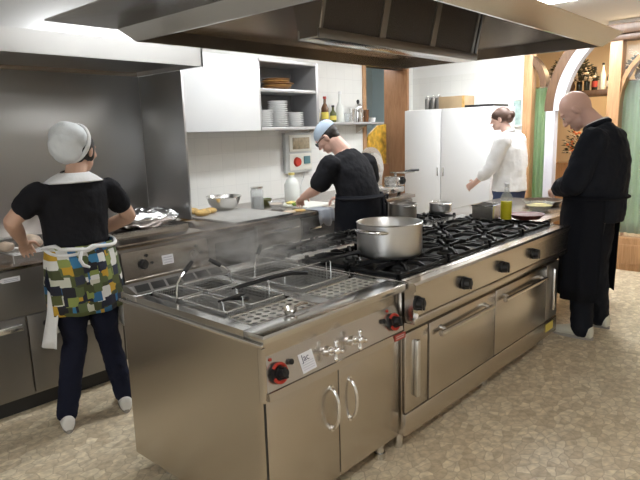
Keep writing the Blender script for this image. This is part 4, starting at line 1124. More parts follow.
for i, (x, y, s, lab) in enumerate(((-3.50, 1.185, 0.72, 'pale roast piece on the wire rack, left one with the bone end'), (-3.46, 1.31, 1.0, 'larger pale roast piece on the wire rack, touching the woman\'s side'))):
    mb = MB(); mb.ell((0, 0, 0.042*s), (0.07*s, 0.062*s, 0.042*s), None, 24)
    for v in mb.bm.verts: v.co += v.co.normalized()*noise.noise(v.co*20+Vector((i*4, 1, 0)))*0.014; v.co.z = max(v.co.z, 0.0)
    o = mb.build('roast_piece', M['meat'], None); o.location = (x, y, 0.902); tag(o, lab, 'meat', 'roast pieces')
# the bending man's work
t = thing('chopping_board', 'white chopping board with greens in front of the bending man', 'board', (-3.62, 3.80, 0.868))
MB().box(-3.86, -3.44, 3.62, 3.98, 0.8685, 0.886, 0.005).build('board', M['cutting'], t)
for i, (x, y, s, m_, lab) in enumerate(((-3.60, 3.66, 1.0, 'greens', 'heap of chopped greens on the left of the white chopping board'), (-3.72, 3.70, 0.9, 'yellow_food', 'small yellow heap on the white chopping board beside the greens'))):
    mb = MB(); mb.ell((0, 0, 0.012*s), (0.045*s, 0.05*s, 0.018*s), None, 20)
    for v in mb.bm.verts: v.co += v.co.normalized()*noise.noise(v.co*60)*0.012; v.co.z = max(v.co.z, 0.0)
    o = mb.build('food_heap', M[m_], None); o.location = (x, y, 0.8862); tag(o, lab, 'food')
t = thing('plastic_jug', 'milky white jug at the wall behind the bending man\'s hand', 'jug', (-4.02, 4.02, 0.8685), world=False)
MB().lathe([(0, 0), (0.07, 0), (0.075, 0.01), (0.075, 0.16), (0.05, 0.21), (0.028, 0.225), (0.028, 0.25), (0, 0.25)], (0, 0, 0), 24).build('body', M['clear_plastic'], t)
MB().cyl((0, 0, 0.25), (0, 0, 0.272), 0.031, n=18).build('cap', M['yellow_food'], t)
mb = MB(); nx = 10
g = []
for i in range(nx+1):
    y = 3.57+0.20*i/nx; wv = 0.008*math.sin(i*1.3)
    g.append([mb.bm.verts.new(p) for p in ((-3.47, y, 0.8705+0.002*abs(wv)), (-3.285, y, 0.8735), (-3.265+wv, y, 0.862), (-3.262+wv*1.3, y, 0.80), (-3.258+wv*1.5, y+0.01, 0.745+0.02*math.sin(i*.9)))])
for i in range(nx):
    for k in range(4): mb.bm.faces.new((g[i][k], g[i+1][k], g[i+1][k+1], g[i][k+1]))
o = single(mb, 'dish_cloth', M['cloth_grey'], 'grey cloth hanging over the worktop edge left of the bending man', 'cloth', angle=180)
s_ = o.modifiers.new('solid', 'SOLIDIFY'); s_.thickness = 0.003; s_.offset = 1
for i, (x, y, lab) in enumerate(((-3.42, 3.38, 'flat reddish slice on the worktop right of the board'), (-3.42, 3.50, 'flat pale slice on the worktop left of the grey cloth'))):
    mb = MB(); mb.lathe([(0, 0), (0.05, 0), (0.055, 0.006), (0.05, 0.012), (0, 0.013)], (0, 0, 0), 20)
    o = mb.build('food_slice', M['bread' if i else 'meat'], None); o.location = (x, y, 0.8685); tag(o, lab, 'food')

# meat slicer
t = thing('meat_slicer', 'grey meat slicer with round blade guard at the worktop\'s right end', 'meat slicer', (-3.70, 4.72, 0.868))
MB().box(-3.95, -3.45, 4.50, 4.79, 0.8845, 0.95, 0.02).build('base', M['satin'], t)
for (x, y) in ((-3.90, 4.54), (-3.50, 4.54), (-3.90, 4.75), (-3.50, 4.75)): MB().cyl((x, y, 0.8685), (x, y, 0.886), 0.018, n=12).build('foot', M['black'], t)
rx = Matrix.Rotation(R(90), 4, 'Y') @ Matrix.Rotation(R(0), 4, 'X')
mb = MB(); mb.lathe([(0, -0.012), (0.155, -0.012), (0.165, 0.0), (0.155, 0.012), (0, 0.016)], (-3.74, 4.64, 1.13), 40, rx)
mb.build('blade', M['satin'], t)
mb = MB(); mb.lathe([(0, 0.0), (0.06, 0.0), (0.05, 0.03), (0, 0.034)], (-3.722, 4.64, 1.13), 28, rx); mb.build('blade_hub', M['steel'], t)
poly = [(-3.775, 4.64+0.21*math.cos(R(a)), 1.145+0.21*math.sin(R(a))) for a in range(-20, 211, 11)]
mb = MB(); mb.prism(poly+[(-3.775, 4.49, 0.95), (-3.775, 4.83, 0.95)], (-0.02, 0, 0)); mb.build('guard', M['steel'], t, smooth=False)
MB().box(-3.66, -3.50, 4.70, 4.86, 0.95, 1.045, 0.015).build('motor_housing', M['satin'], t)
knob(t, 'thickness_knob', (-3.50, 4.80, 1.0), 0.042, 0.035, (1, 0, 0), M['black'], M['chrome'], 0.05)
MB().box(-3.62, -3.44, 4.76, 4.96, 1.075, 1.088, 0.004).build('carriage', M['satin'], t)
MB().tube([(-3.50, 4.86, 1.09), (-3.46, 4.92, 1.10), (-3.42, 5.0, 1.10)], [0.012, 0.014, 0.013], n=10).build('handle', M['black'], t)
MB().tube([(-3.58, 4.80, 1.046), (-3.58, 4.80, 1.080)], 0.014, n=12).build('carriage_arm', M['satin'], t)
MB().cyl((-3.449, 4.56, 0.915), (-3.440, 4.56, 0.915), 0.018, n=16).build('switch', M['black'], t)
t.location.y += 0.28; t.location.x += 0.05

# ------------------------------------------------------------------ white fridge and what stands on it
t = thing('white_fridge', 'tall white two-door cabinet fridge against the end wall', 'fridge', (-3.45, 6.3, 0))
MB().box(-4.02, -2.90, 6.03, 6.585, 0.05, 1.75, 0.006).build('carcass', M['fridge_white'], t)
for (x0, x1, hx) in ((-4.02, -3.527, -3.56), (-3.519, -2.90, -3.485)):
    d = MB().box(x0, x1, 5.985, 6.027, 0.07, 1.745, 0.006).build('door', M['fridge_white'], t)
    sub(d, MB().box(hx-0.008, hx+0.008, 5.975, 5.985, 0.98, 1.08, 0.003), 'handle', M['satin'])
MB().box(-4.0, -2.92, 6.04, 6.55, 0.0, 0.05).build('plinth', M['grout_dark'], t)
for k, (x, lab) in enumerate(((-3.83, 'left'), (-3.755, 'middle'), (-3.68, 'right'))):
    t = thing('steel_canister', 'small steel canister on the fridge, %s of the three beside the box' % lab, 'canister', (x, 6.2, 1.7505), group='steel canisters on the fridge', world=False)
    MB().lathe([(0, 0), (0.034, 0), (0.036, 0.005), (0.036, 0.12), (0.030, 0.135), (0, 0.138)], (0, 0, 0), 20).build('body', M['steel_dark'], t)
    MB().lathe([(0, 0.138), (0.031, 0.139), (0.031, 0.152), (0.010, 0.158), (0.008, 0.168), (0, 0.17)], (0, 0, 0), 20).build('lid', M['satin'], t)
t = thing('cardboard_box', 'brown cardboard box lying on top of the white fridge', 'box', (-3.43, 6.2, 1.7505))
MB().box(-3.60, -3.27, 6.06, 6.30, 1.7505, 1.885, 0.004).build('carton', M['cardboard'], t)
MB().box(-3.30, -3.268, 6.058, 6.062, 1.752, 1.884).build('tape_strip', M['straw'], t)
t = thing('baking_sheet', 'dark flat baking sheet on the right side of the fridge top', 'baking sheet', (-3.05, 6.2, 1.7505))
MB().box(-3.24, -2.91, 6.03, 6.40, 1.7505, 1.757, 0.002).build('sheet', M['hob'], t)
mb = MB(); mb.box(-3.245, -2.905, 6.025, 6.032, 1.7505, 1.774); mb.box(-3.245, -2.905, 6.398, 6.405, 1.7505, 1.774); mb.box(-3.245, -3.238, 6.03, 6.40, 1.7505, 1.774); mb.box(-2.912, -2.905, 6.03, 6.40, 1.7505, 1.774)
mb.build('rim', M['hob'], t)
picture('framed_picture', 'small pale framed picture on the end wall behind the white woman\'s head', (-2.88, 6.598, 1.52), 0.14, 0.32, M['mirror'], M['panel_white'], 'y')

# ------------------------------------------------------------------ pots and things on the island
def stockpot(p, r, h_, label, mat, nm='stockpot', cat='pot', hz=0.86, rot=0, hs=1.0, water=None):
    t = thing(nm, label, cat, p, rot, world=False)
    MB().lathe([(0, 0), (r*0.93, 0), (r*0.985, 0.008), (r, 0.02), (r, h_-0.004), (r+0.004, h_), (r-0.001, h_+0.002), (r-0.006, h_-0.004), (r-0.006, 0.02), (r*0.9, 0.008), (0, 0.007)], (0, 0, 0), 56).build('vessel', mat, t)
    for s in (-1, 1):
        y = s*r; z = h_*hz; k = 0.055*hs
        MB().tube([(-k*1.05, y-s*0.004, z), (-k, y+s*0.022*hs, z+0.004), (-k*0.6, y+s*0.042*hs, z+0.008), (0, y+s*0.048*hs, z+0.009), (k*0.6, y+s*0.042*hs, z+0.008), (k, y+s*0.022*hs, z+0.004), (k*1.05, y-s*0.004, z)], 0.0075*hs, n=10).build('handle', M['chrome'], t)
    if water: MB().lathe([(0, h_*0.72), (r-0.007, h_*0.72)], (0, 0, 0), 40).build('contents', water, t)
    return t
stockpot((-1.72, 2.42, 0.8895), 0.168, 0.17, 'large aluminium stockpot on the front burners at the near end of the range', M['pot'], hz=0.82, rot=R(6), hs=1.35, water=M['satin'])
stockpot((-2.33, 3.45, 0.8895), 0.095, 0.115, 'dull low pot on the back burners just behind the stockpot', M['steel_dark'], 'saucepan', rot=R(60), hs=0.7)
stockpot((-2.29, 3.90, 0.8895), 0.085, 0.075, 'bright small saucepan on the back burners, middle of the range', M['pot'], 'saucepan', rot=R(50), hs=0.7)
t = thing('gastro_pan', 'rectangular steel pan on the ridge left of the yellow oil bottle', 'pan', (-1.87, 3.83, 0.8895), R(4), world=False)
mb = MB(); mb.box(-0.075, 0.075, -0.09, 0.09, 0, 0.004); mb.box(-0.075, -0.071, -0.09, 0.09, 0.004, 0.09); mb.box(0.071, 0.075, -0.09, 0.09, 0.004, 0.09); mb.box(-0.071, 0.071, -0.09, -0.086, 0.004, 0.09); mb.box(-0.071, 0.071, 0.086, 0.09, 0.004, 0.09)
mb.build('vessel', M['satin'], t)
mb = MB(); mb.tube([(-0.0755, -0.095, 0.092), (0.078, -0.095, 0.092), (0.078, 0.095, 0.092), (-0.0755, 0.095, 0.092)], 0.006, n=8, closed=True); mb.build('rim', M['chrome'], t)
mb = MB(); mb.box(-0.07, 0.07, -0.085, 0.085, 0.06, 0.07); mb.build('contents', M['grout_dark'], t)
t = thing('oil_bottle', 'clear square bottle of yellow green oil between the steel pan and the red pan', 'bottle', (-1.73, 3.83, 0.8895), world=False)
MB().lathe([(0, 0), (0.036, 0), (0.038, 0.004), (0.038, 0.125), (0, 0.126)], (0, 0, 0), 24).build('oil', M['oil'], t)
MB().lathe([(0.0385, 0.127), (0.0388, 0.13), (0.0388, 0.155), (0.030, 0.175), (0.016, 0.19), (0.016, 0.225), (0, 0.226)], (0, 0, 0), 24).build('glass', M['glass'], t)
MB().lathe([(0, 0.226), (0.018, 0.226), (0.018, 0.25), (0, 0.252)], (0, 0, 0), 16).build('cap', M['white_door'], t)
t = thing('red_pan', 'round red brown pan standing on the far front burner', 'pan', (-1.62, 3.92, 0.8895), world=False)
MB().lathe([(0, 0), (0.085, 0), (0.115, 0.028), (0.120, 0.030), (0.120, 0.034), (0.110, 0.032), (0.082, 0.006), (0, 0.006)], (0, 0, 0), 36).build('vessel', M['red_brown'], t)
MB().lathe([(0, 0.022), (0.09, 0.022), (0.104, 0.026)], (0, 0, 0), 30).build('contents', M['red_brown'], t)
t = dish('glass_bowl', (-1.80, 4.60, 0.8505), 0.115, 0.07, 'glass', 'wide glass bowl of pale food on the worktable in front of the bald chef', 'yellow_food')
t = thing('frying_pan', 'dark bronze frying pan on the worktable beyond the glass bowl, by the chef\'s hands', 'pan', (-1.92, 4.98, 0.8505), R(25), world=False)
MB().lathe([(0, 0), (0.13, 0), (0.165, 0.042), (0.170, 0.043), (0.163, 0.046), (0.128, 0.006), (0, 0.005)], (0, 0, 0), 36).build('vessel', M['brown_pan'], t)
MB().tube([(0.16, 0, 0.036), (0.25, 0, 0.06), (0.35, 0, 0.065)], [0.010, 0.011, 0.012], n=10).build('handle', M['black'], t)

# ------------------------------------------------------------------ dining room beyond
t = thing('back_bar', 'dark wooden bar shelf with bottles in the dining room beyond the arch', 'bar shelf', (-2.75, 8.6, 0))
MB().box(-3.55, -2.35, 8.42, 8.72, 1.90, 1.98, 0.006).build('shelf', M['wood_dark'], t)
MB().box(-3.55, -2.35, 8.40, 8.74, 0.0, 1.0, 0.01).build('counter', M['wood'], t)
for x in (-3.5, -2.4): MB().box(x-0.03, x+0.03, 8.44, 8.70, 1.0, 1.90, 0.004).build('post', M['wood_dark'], t)
DB = 'bottles on the dining room bar shelf'
for k, (x, h_, m_, lab, wh) in enumerate(((-2.86, 0.20, 'bottle_dark', None, 'leftmost, half behind the dried flowers'), (-2.76, 0.26, 'bottle_dark', None, 'second from left'), (-2.66, 0.29, 'bottle_dark', 'red_label', 'third from left'), (-2.56, 0.34, 'clear_plastic', None, 'tall and pale'), (-2.47, 0.27, 'bottle_dark', 'white_label', 'rightmost, white label'))):
    o = bottle((x, 8.55, 1.9805), 0.038, h_, m_, 'dining room bar bottle, '+wh, 'black', lab); o['group'] = DB
def bouquet(p, r, n, label, seed, mats, nm='flower_arrangement', cat='flowers', sz=1.0):
    rnd = random.Random(seed); t = thing(nm, label, cat, p, world=False)
    MB().lathe([(0, 0), (0.06, 0), (0.08, 0.06), (0.065, 0.12), (0.06, 0.12), (0.07, 0.06), (0, 0.01)], (0, 0, 0), 20).build('pot', M['wood_dark'], t)
    for mi, m_ in enumerate(mats):
        mb = MB()
        for i in range(n if mi == 0 else n//4):
            d = Vector((rnd.gauss(0, 1), rnd.gauss(0, 0.6), abs(rnd.gauss(0, 0.8))+0.1)).normalized(); q = Vector((0, 0, 0.12))+d*r*rnd.uniform(0.45, 1)*Vector((1, 1, sz)).z if False else Vector((0, 0, 0.12))+Vector((d.x, d.y, d.z*sz))*r*rnd.uniform(0.4, 1)
            if mi == 0:
                u = d.cross(Vector((rnd.random(), rnd.random(), 1))).normalized()*0.018; e = q+d*0.07+Vector((0, 0, -0.02))
                vs = [mb.bm.verts.new(v) for v in (q, q+d*0.03+u, e, q+d*0.03-u)]; mb.bm.faces.new(vs)
                if i % 5 == 0: mb.tube([(0, 0, 0.1), q*0.5+Vector((0, 0, 0.06)), q], 0.003, n=5)
            else: mb.ell(q, (0.022, 0.022, 0.018), None, 8)
        o = mb.build('leaves' if mi == 0 else 'blossoms', M[m_], t)
        if mi == 0: s2 = o.modifiers.new('solid', 'SOLIDIFY'); s2.thickness = 0.0015
    return t
bouquet((-2.98, 8.5, 1.981), 0.34, 460, 'arrangement of dried flowers spilling over the dining room bar shelf', 3, ('flower_a', 'flower_b'))
bouquet((-2.70, 8.45, 1.0005), 0.30, 160, 'bunch of orange flowers on the dining room counter, by the chef\'s face', 5, ('flower_a', 'flower_c', 'flower_b'), sz=1.4)
bouquet((-1.80, 8.9, 0.0), 0.42, 260, 'leafy green floor plant behind the curtain at the right edge', 8, ('plant',), 'potted_plant', 'plant', sz=2.0)
bouquet((-1.75, 7.2, 1.98), 0.22, 140, 'trailing leaves above the curtain at the right edge', 9, ('flower_a',), 'hanging_plant', 'plant', sz=0.6)
t = thing('plant_stand', 'tall slim wooden stand carrying the trailing leaves behind the right curtain', 'plant stand', (-1.72, 7.2, 0))
MB().box(-1.90, -1.50, 7.05, 7.35, 1.95, 1.979, 0.004).build('top', M['wood'], t)
for (x, y) in ((-1.88, 7.07), (-1.52, 7.07), (-1.88, 7.33), (-1.52, 7.33)): MB().box(x-0.015, x+0.015, y-0.015, y+0.015, 0, 1.95).build('leg', M['wood'], t)

# ------------------------------------------------------------------ people
def V(*a): return Vector(a)
def limb(mb, pts, rad, n=14, flat=1.0):
    """tapering limb through joints with rounded joints and ends"""
    P = [Vector(p) for p in pts]; rs = list(rad)
    # subdivide with a smooth curve
    Q, S = [], []
    for i in range(len(P)-1):
        p0 = P[max(i-1, 0)]; p1 = P[i]; p2 = P[i+1]; p3 = P[min(i+2, len(P)-1)]
        for k in range(5):
            u = k/5
            lin = p1.lerp(p2, u)
            cr = 0.5*((2*p1)+(p2-p0)*u+(2*p0-5*p1+4*p2-p3)*u*u+(-p0+3*p1-3*p2+p3)*u**3)
            Q.append(lin.lerp(cr, 0.35)); S.append(rs[i]+(rs[i+1]-rs[i])*(u*u*(3-2*u)))
    Q.append(P[-1]); S.append(rs[-1])
    t0 = (Q[0]-Q[1]).normalized(); t1 = (Q[-1]-Q[-2]).normalized()
    Q = [Q[0]+t0*S[0]*0.8, Q[0]+t0*S[0]*0.5]+Q+[Q[-1]+t1*S[-1]*0.5, Q[-1]+t1*S[-1]*0.8]
    S = [S[0]*0.55, S[0]*0.85]+S+[S[-1]*0.85, S[-1]*0.55]
    mb.tube(Q, S, n)
def trunk(mb, rings, n=24):
    """rings: (x, y, z, rx, ry[, tilt]) stacked upward; tilt leans the ring forward"""
    out = []
    for q in rings:
        x, y, z, rx, ry = q[:5]; tl = q[5] if len(q) > 5 else 0
        out.append(((x, y, z), (rx, 0, 0), (0, ry*math.cos(tl), -ry*math.sin(tl))))
    mb.loft(out, n)
def hand(mb, wrist, d, nrm, side, curl=0.6, s=1.0):
    """palm + five fingers; d points along the hand, nrm is the palm's facing, side +1/-1 puts the thumb"""
    d = Vector(d).normalized(); nrm = Vector(nrm); nrm = (nrm-d*nrm.dot(d)).normalized(); sd = d.cross(nrm)*side
    w_ = Vector(wrist)
    mb.loft([(w_-d*0.01, sd*0.026*s, nrm*0.020*s), (w_+d*0.03*s, sd*0.034*s, nrm*0.018*s), (w_+d*0.065*s, sd*0.041*s, nrm*0.016*s), (w_+d*0.092*s, sd*0.038*s, nrm*0.012*s)], 14)
    for k, (o_, L) in enumerate(((0.030, 0.070), (0.010, 0.080), (-0.011, 0.074), (-0.031, 0.058))):
        p = w_+d*0.080*s+sd*o_*s; dd = (d+sd*(o_*2.2)).normalized()
        pts = [p]; a = 0
        for seg in (0.45, 0.32, 0.23):
            a += curl*(0.55+0.15*k/3)
            dv = dd*math.cos(a)+nrm*math.sin(a); pts.append(pts[-1]+dv*L*seg*s)
        limb(mb, pts, [0.0092*s, 0.0088*s, 0.0080*s, 0.0068*s], 10)
    p = w_+d*0.022*s+sd*0.028*s
    limb(mb, [p, p+(d*0.55+sd*0.75+nrm*0.3).normalized()*0.036*s, p+(d*0.55+sd*0.75+nrm*0.3).normalized()*0.036*s+(d*0.85+sd*0.25+nrm*0.5*curl+nrm*0.2).normalized()*0.042*s], [0.012*s, 0.0105*s, 0.0078*s], 10)
def head_rot(yaw, pitch, roll=0): return Matrix.Rotation(yaw, 3, 'Z') @ Matrix.Rotation(-pitch, 3, 'X') @ Matrix.Rotation(roll, 3, 'Y')
def head(mb, c, rot, s=1.0, jaw=1.0):
    c = Vector(c)
    def e(o, r, extra=None): mb.ell(c+rot @ (Vector(o)*s), [x*s for x in r], (rot @ extra) if extra else rot, 24)
    e((0, -0.012, 0.022), (0.076, 0.096, 0.098)); e((0, 0.022, 0.0), (0.069, 0.072, 0.085))
    e((0, 0.030, -0.058), (0.056*jaw, 0.056, 0.056)); e((0, 0.066, -0.088), (0.026*jaw, 0.022, 0.022))
    e((0, 0.076, 0.030), (0.054, 0.020, 0.014))
    for sx in (-1, 1):
        e((sx*0.036, 0.062, -0.018), (0.026, 0.028, 0.024)); e((sx*0.0765, -0.008, -0.008), (0.010, 0.020, 0.032), Matrix.Rotation(R(-12*1), 3, 'X') @ Matrix.Rotation(sx*R(18), 3, 'Z'))
        e((sx*0.012, 0.098, -0.032), (0.010, 0.010, 0.008))
    # nose bridge and tip
    q = lambda o: c+rot @ (Vector(o)*s)
    limb(mb, [q((0, 0.082, 0.018)), q((0, 0.097, -0.012)), q((0, 0.107, -0.030))], [0.010*s, 0.011*s, 0.012*s], 10)
    e((0, 0.084, -0.058), (0.024, 0.012, 0.007)); e((0, 0.081, -0.069), (0.021, 0.012, 0.007))
def face_parts(t, body, c, rot, s=1.0):
    c = Vector(c)
    for sx in (-1, 1):
        MB().ell(c+rot @ Vector((sx*0.031*s, 0.076*s, 0.008*s)), (0.0125*s, 0.011*s, 0.0095*s), rot, 16).build('eye', M['eye_white'], t)
        MB().ell(c+rot @ Vector((sx*0.031*s, 0.0855*s, 0.008*s)), (0.0055*s, 0.004*s, 0.0055*s), rot, 12).build('pupil', M['eye'], t)
    MB().ell(c+rot @ Vector((0, 0.092*s, -0.0635*s)), (0.021*s, 0.0065*s, 0.0075*s), rot, 16).build('lips', M['lip'], t)
def fuse(vox, it=3, f=0.5):
    def md(o):
        r = o.modifiers.new('remesh', 'REMESH'); r.mode = 'VOXEL'; r.voxel_size = vox; r.use_smooth_shade = True
        s = o.modifiers.new('smooth', 'SMOOTH'); s.iterations = it; s.factor = f
    return md
def wrinkle(mb, amp, sc_, seed=0):
    for v in mb.bm.verts:
        v.co += Vector((noise.noise(v.co*sc_+Vector((seed, 0, 0))), noise.noise(v.co*sc_+Vector((0, seed+9, 0))), 0.4*noise.noise(v.co*sc_+Vector((0, 0, seed+17)))))*amp
def fuse_cloth(vox, amp=0.012, size=0.09, it=3):
    tx = bpy.data.textures.get('folds') or bpy.data.textures.new('folds', 'CLOUDS')
    tx.noise_scale = 0.075; tx.noise_depth = 2
    def md(o):
        fuse(vox, it)(o)
        d = o.modifiers.new('folds', 'DISPLACE'); d.texture = tx; d.strength = amp; d.mid_level = 0.5; d.texture_coords = 'LOCAL'
    return md
def shoe(t, p, yaw, mat, s=1.0, name='shoe', pitch=0.0):
    rot = (Matrix.Rotation(yaw, 3, 'Z') @ Matrix.Rotation(pitch, 3, 'X')); p = Vector(p)
    def ring(y, z, rx, rz): return (p+rot @ V(0, y*s, z*s), rot @ V(rx*s, 0, 0), rot @ V(0, 0, rz*s))
    mb = MB()
    mb.loft([ring(-0.075, 0.050, 0.022, 0.034), ring(-0.066, 0.052, 0.034, 0.046), ring(-0.02, 0.058, 0.040, 0.052), ring(0.05, 0.048, 0.044, 0.042), ring(0.11, 0.036, 0.047, 0.031), ring(0.16, 0.030, 0.040, 0.025), ring(0.185, 0.026, 0.022, 0.018)], 20)
    mb.loft([(p+rot @ V(0, -0.012*s, 0.06*s), rot @ V(0.040*s, 0, 0), rot @ V(0, 0.050*s, 0)), (p+rot @ V(0, -0.016*s, 0.078*s), rot @ V(0.040*s, 0, 0), rot @ V(0, 0.046*s, 0))], 20)
    o = mb.build(name, mat, t, mods=fuse(0.006, 3))
    sm = MB(); pl = []
    for a in range(24):
        an = 2*math.pi*a/24; y = 0.055+0.137*math.cos(an); x = (0.040+0.010*math.cos(an-0.3))*math.sin(an); pl.append(p+rot @ V(x*s, y*s, 0.0005))
    sm.prism(pl, rot @ V(0, 0, 0.020*s)); so = sm.build('sole', M['sole'], None); so.parent = o
    return o

def build_person(P):
    t = thing('person', P['label'], 'person', P['loc'], P['rz'], world=False)
    J = P['J']; skin = M[P['skin']]; s = P.get('hs', 1.0)
    rot = head_rot(*P['head_rot'])
    mb = MB()
    head(mb, J['head'], rot, s, P.get('jaw', 1.0))
    limb(mb, [J['neck'], Vector(J['head'])+rot @ V(0, -0.02, -0.05)*s], [P.get('neck_r', 0.058), P.get('neck_r', 0.058)*0.95], 16)
    trunk(mb, [(q[0], q[1], q[2], q[3]*0.90, q[4]*0.90, *(q[5:])) for q in P['trunk']])
    for sd in ('L', 'R'):
        a = P.get('arm_r', 1.0)
        S_, E_, W_ = Vector(J['sh'+sd]), Vector(J['el'+sd]), Vector(J['wr'+sd])
        limb(mb, [S_, S_.lerp(E_, 0.45), E_, E_.lerp(W_, 0.3), W_], [0.052*a, 0.047*a, 0.039*a, 0.040*a, 0.027*a])
        dd, nn = P['hand'+sd]
        hand(mb, W_, dd, nn, -1 if sd == 'L' else 1, P.get('curl'+sd, 0.6), P.get('hand_s', 1.0))
        H, K, A = Vector(J['hip'+sd]), Vector(J['kn'+sd]), Vector(J['an'+sd])
        limb(mb, [H, K, K.lerp(A, 0.3), A], [0.078, 0.052, 0.050, 0.034])
        fy = P.get('foot'+sd, 0.0)
        limb(mb, [A, A+V(math.sin(-fy)*0.06, math.cos(fy)*0.06, -0.05), A+V(math.sin(-fy)*0.13, math.cos(fy)*0.13, -0.062)], [0.032, 0.030, 0.018])
    body = mb.build('body', skin, t, mods=fuse(P.get('vox', 0.0055), 2, 0.4))
    face_parts(t, body, J['head'], rot, s)
    # trousers
    mb = MB(); tr = P['trouser_r']
    hipz = P['waist'] if 'waist' in P else 1.0
    for sd in ('L', 'R'):
        H, K, A = Vector(J['hip'+sd]), Vector(J['kn'+sd]), Vector(J['an'+sd])
        limb(mb, [H+V(0, 0, 0.02), H.lerp(K, 0.5), K, K.lerp(A, 0.4), A+V(0, 0, P.get('cuff', 0.0))], tr, 18)
    low = [q for q in P['trunk'] if q[2] < hipz+0.03]
    if len(low) > 1: trunk(mb, [(q[0], q[1], q[2], q[3]*1.0, q[4]*1.0, *(q[5:])) for q in low])
    mb.build('trousers', M[P['trousers']], t, mods=fuse_cloth(0.009, 0.018))
    for sd in ('L', 'R'):
        A = Vector(J['an'+sd]); shoe(t, (A.x, A.y+0.005, P.get('fz'+sd, 0.0)), P.get('foot'+sd, 0.0), M[P['shoes']], P.get('shoe_s', 1.0), 'shoe', P.get('fp'+sd, 0.0))
    # shirt
    mb = MB()
    up_ = [q for q in P['trunk'] if q[2] >= P['hem']-0.001]
    k = P.get('shirt_k', 1.05)
    trunk(mb, [(q[0], q[1], q[2], q[3]*k, q[4]*k, *(q[5:])) for q in up_])
    for sd in ('L', 'R'):
        S_, E_, W_ = Vector(J['sh'+sd]), Vector(J['el'+sd]), Vector(J['wr'+sd])
        sl = P['sleeve']; c1, c2, c3 = P['sleeve_r']
        if sl <= 1: limb(mb, [S_, S_.lerp(E_, sl*0.5), S_.lerp(E_, sl)], [c1, (c1+c2)/2, c2], 18)
        else: limb(mb, [S_, S_.lerp(E_, 0.5), E_, E_.lerp(W_, 0.5), E_.lerp(W_, sl-1)], [c1, (c1+c2)/2, c2, (c2+c3)/2, c3], 18)
    mb.build('shirt', M[P['shirt']], t, mods=fuse_cloth(0.009, P.get('fold', 0.016)))
    return t, rot

def skirt(t, name, mat, rings, a0, a1, n=36, th=0.004, amp=0.008, seed=1, nz=10):
    """open wrap of cloth round the body; a0..a1 in degrees, 90 = front (+y)"""
    mb = MB(); g = []
    rs = []
    for i in range(len(rings)-1):
        for k in range(nz//(len(rings)-1)):
            u = k/(nz//(len(rings)-1)); rs.append([rings[i][j]+(rings[i+1][j]-rings[i][j])*u for j in range(5)])
    rs.append(list(rings[-1]))
    for i in range(n+1):
        a = R(a0+(a1-a0)*i/n); col = []
        for k, (x, y, z, rx, ry) in enumerate(rs):
            f = amp*(k/len(rs))*math.sin(a*9+seed)*1.3+amp*noise.noise(Vector((a*2, z*6, seed)))
            col.append(mb.bm.verts.new((x+(rx+f)*math.cos(a), y+(ry+f)*math.sin(a), z)))
        g.append(col)
    for i in range(n):
        for k in range(len(rs)-1): mb.bm.faces.new((g[i][k], g[i+1][k], g[i+1][k+1], g[i][k+1]))
    def md(o): s2 = o.modifiers.new('solid', 'SOLIDIFY'); s2.thickness = th; s2.offset = 0
    return mb.build(name, mat, t, mods=md, angle=180)

# --- woman in the white cap, seen from behind
P = dict(label='person in a white puffy cap, black t-shirt and patchwork apron at the left counter',
    loc=(-2.95, 1.35, 0), rz=R(90), skin='skin', hs=0.93, head_rot=(R(-60), R(8), 0), neck_r=0.054,
    J=dict(head=(0.082, 0.045, 1.460), neck=(0.02, -0.005, 1.325), shL=(-0.175, -0.01, 1.262), shR=(0.190, -0.01, 1.255), elL=(-0.300, 0.03, 1.135), elR=(0.325, 0.03, 1.085),
           wrL=(-0.17, 0.27, 0.985), wrR=(0.17, 0.30, 0.955), hipL=(-0.082, 0.0, 0.76), hipR=(0.088, 0.0, 0.76), knL=(-0.055, 0.03, 0.47), knR=(0.125, 0.03, 0.45), anL=(-0.155, 0.0, 0.09), anR=(0.165, -0.03, 0.09)),
    handL=((0.4, 0.75, -0.5), (0.3, -0.2, -0.8)), handR=((-0.4, 0.8, -0.4), (-0.3, -0.2, -0.8)), curlL=0.5, curlR=0.5, hand_s=0.92,
    trunk=[(0.0, 0.0, 0.70, 0.165, 0.115), (0.0, 0.0, 0.80, 0.188, 0.135), (0.0, 0.0, 0.90, 0.172, 0.122), (0.0, 0.0, 0.985, 0.155, 0.110), (0.0, 0.005, 1.06, 0.158, 0.112), (0.002, 0.008, 1.16, 0.172, 0.120), (0.004, 0.004, 1.25, 0.185, 0.112), (0.006, -0.004, 1.30, 0.165, 0.090), (0.010, -0.008, 1.335, 0.085, 0.066)],
    waist=0.93, trouser_r=[0.090, 0.084, 0.064, 0.060, 0.054], trousers='denim', shoes='shoe', shoe_s=0.95, hem=0.93, sleeve=0.52, sleeve_r=(0.064, 0.062, 0.06), shirt='tee', arm_r=0.98, footL=R(-20), footR=R(-24), cuff=-0.005)
t, rot = build_person(P)
hc = Vector(P['J']['head'])
mb = MB(); q = lambda o: hc+rot @ Vector(o)
mb.ell(q((0, -0.015, 0.02)), (0.079, 0.094, 0.094), rot, 24); mb.ell(q((0, -0.055, -0.035)), (0.058, 0.042, 0.052), rot, 20)
for sx in (-1, 1): mb.ell(q((sx*0.062, 0.006, -0.005)), (0.016, 0.026, 0.052), rot, 14)
mb.build('hair', M['hair_dark'], t, mods=fuse(0.006, 2))
mb = MB(); cr = rot @ Matrix.Rotation(R(30), 3, 'X')
mb.ell(hc+rot @ V(-0.010, -0.082, 0.058), (0.098, 0.078, 0.084), cr, 32)
mb.ell(hc+rot @ V(-0.014, -0.100, 0.005), (0.088, 0.062, 0.090), cr, 28)
for v in mb.bm.verts: v.co += (v.co-hc).normalized()*(noise.noise(v.co*30)*0.008)
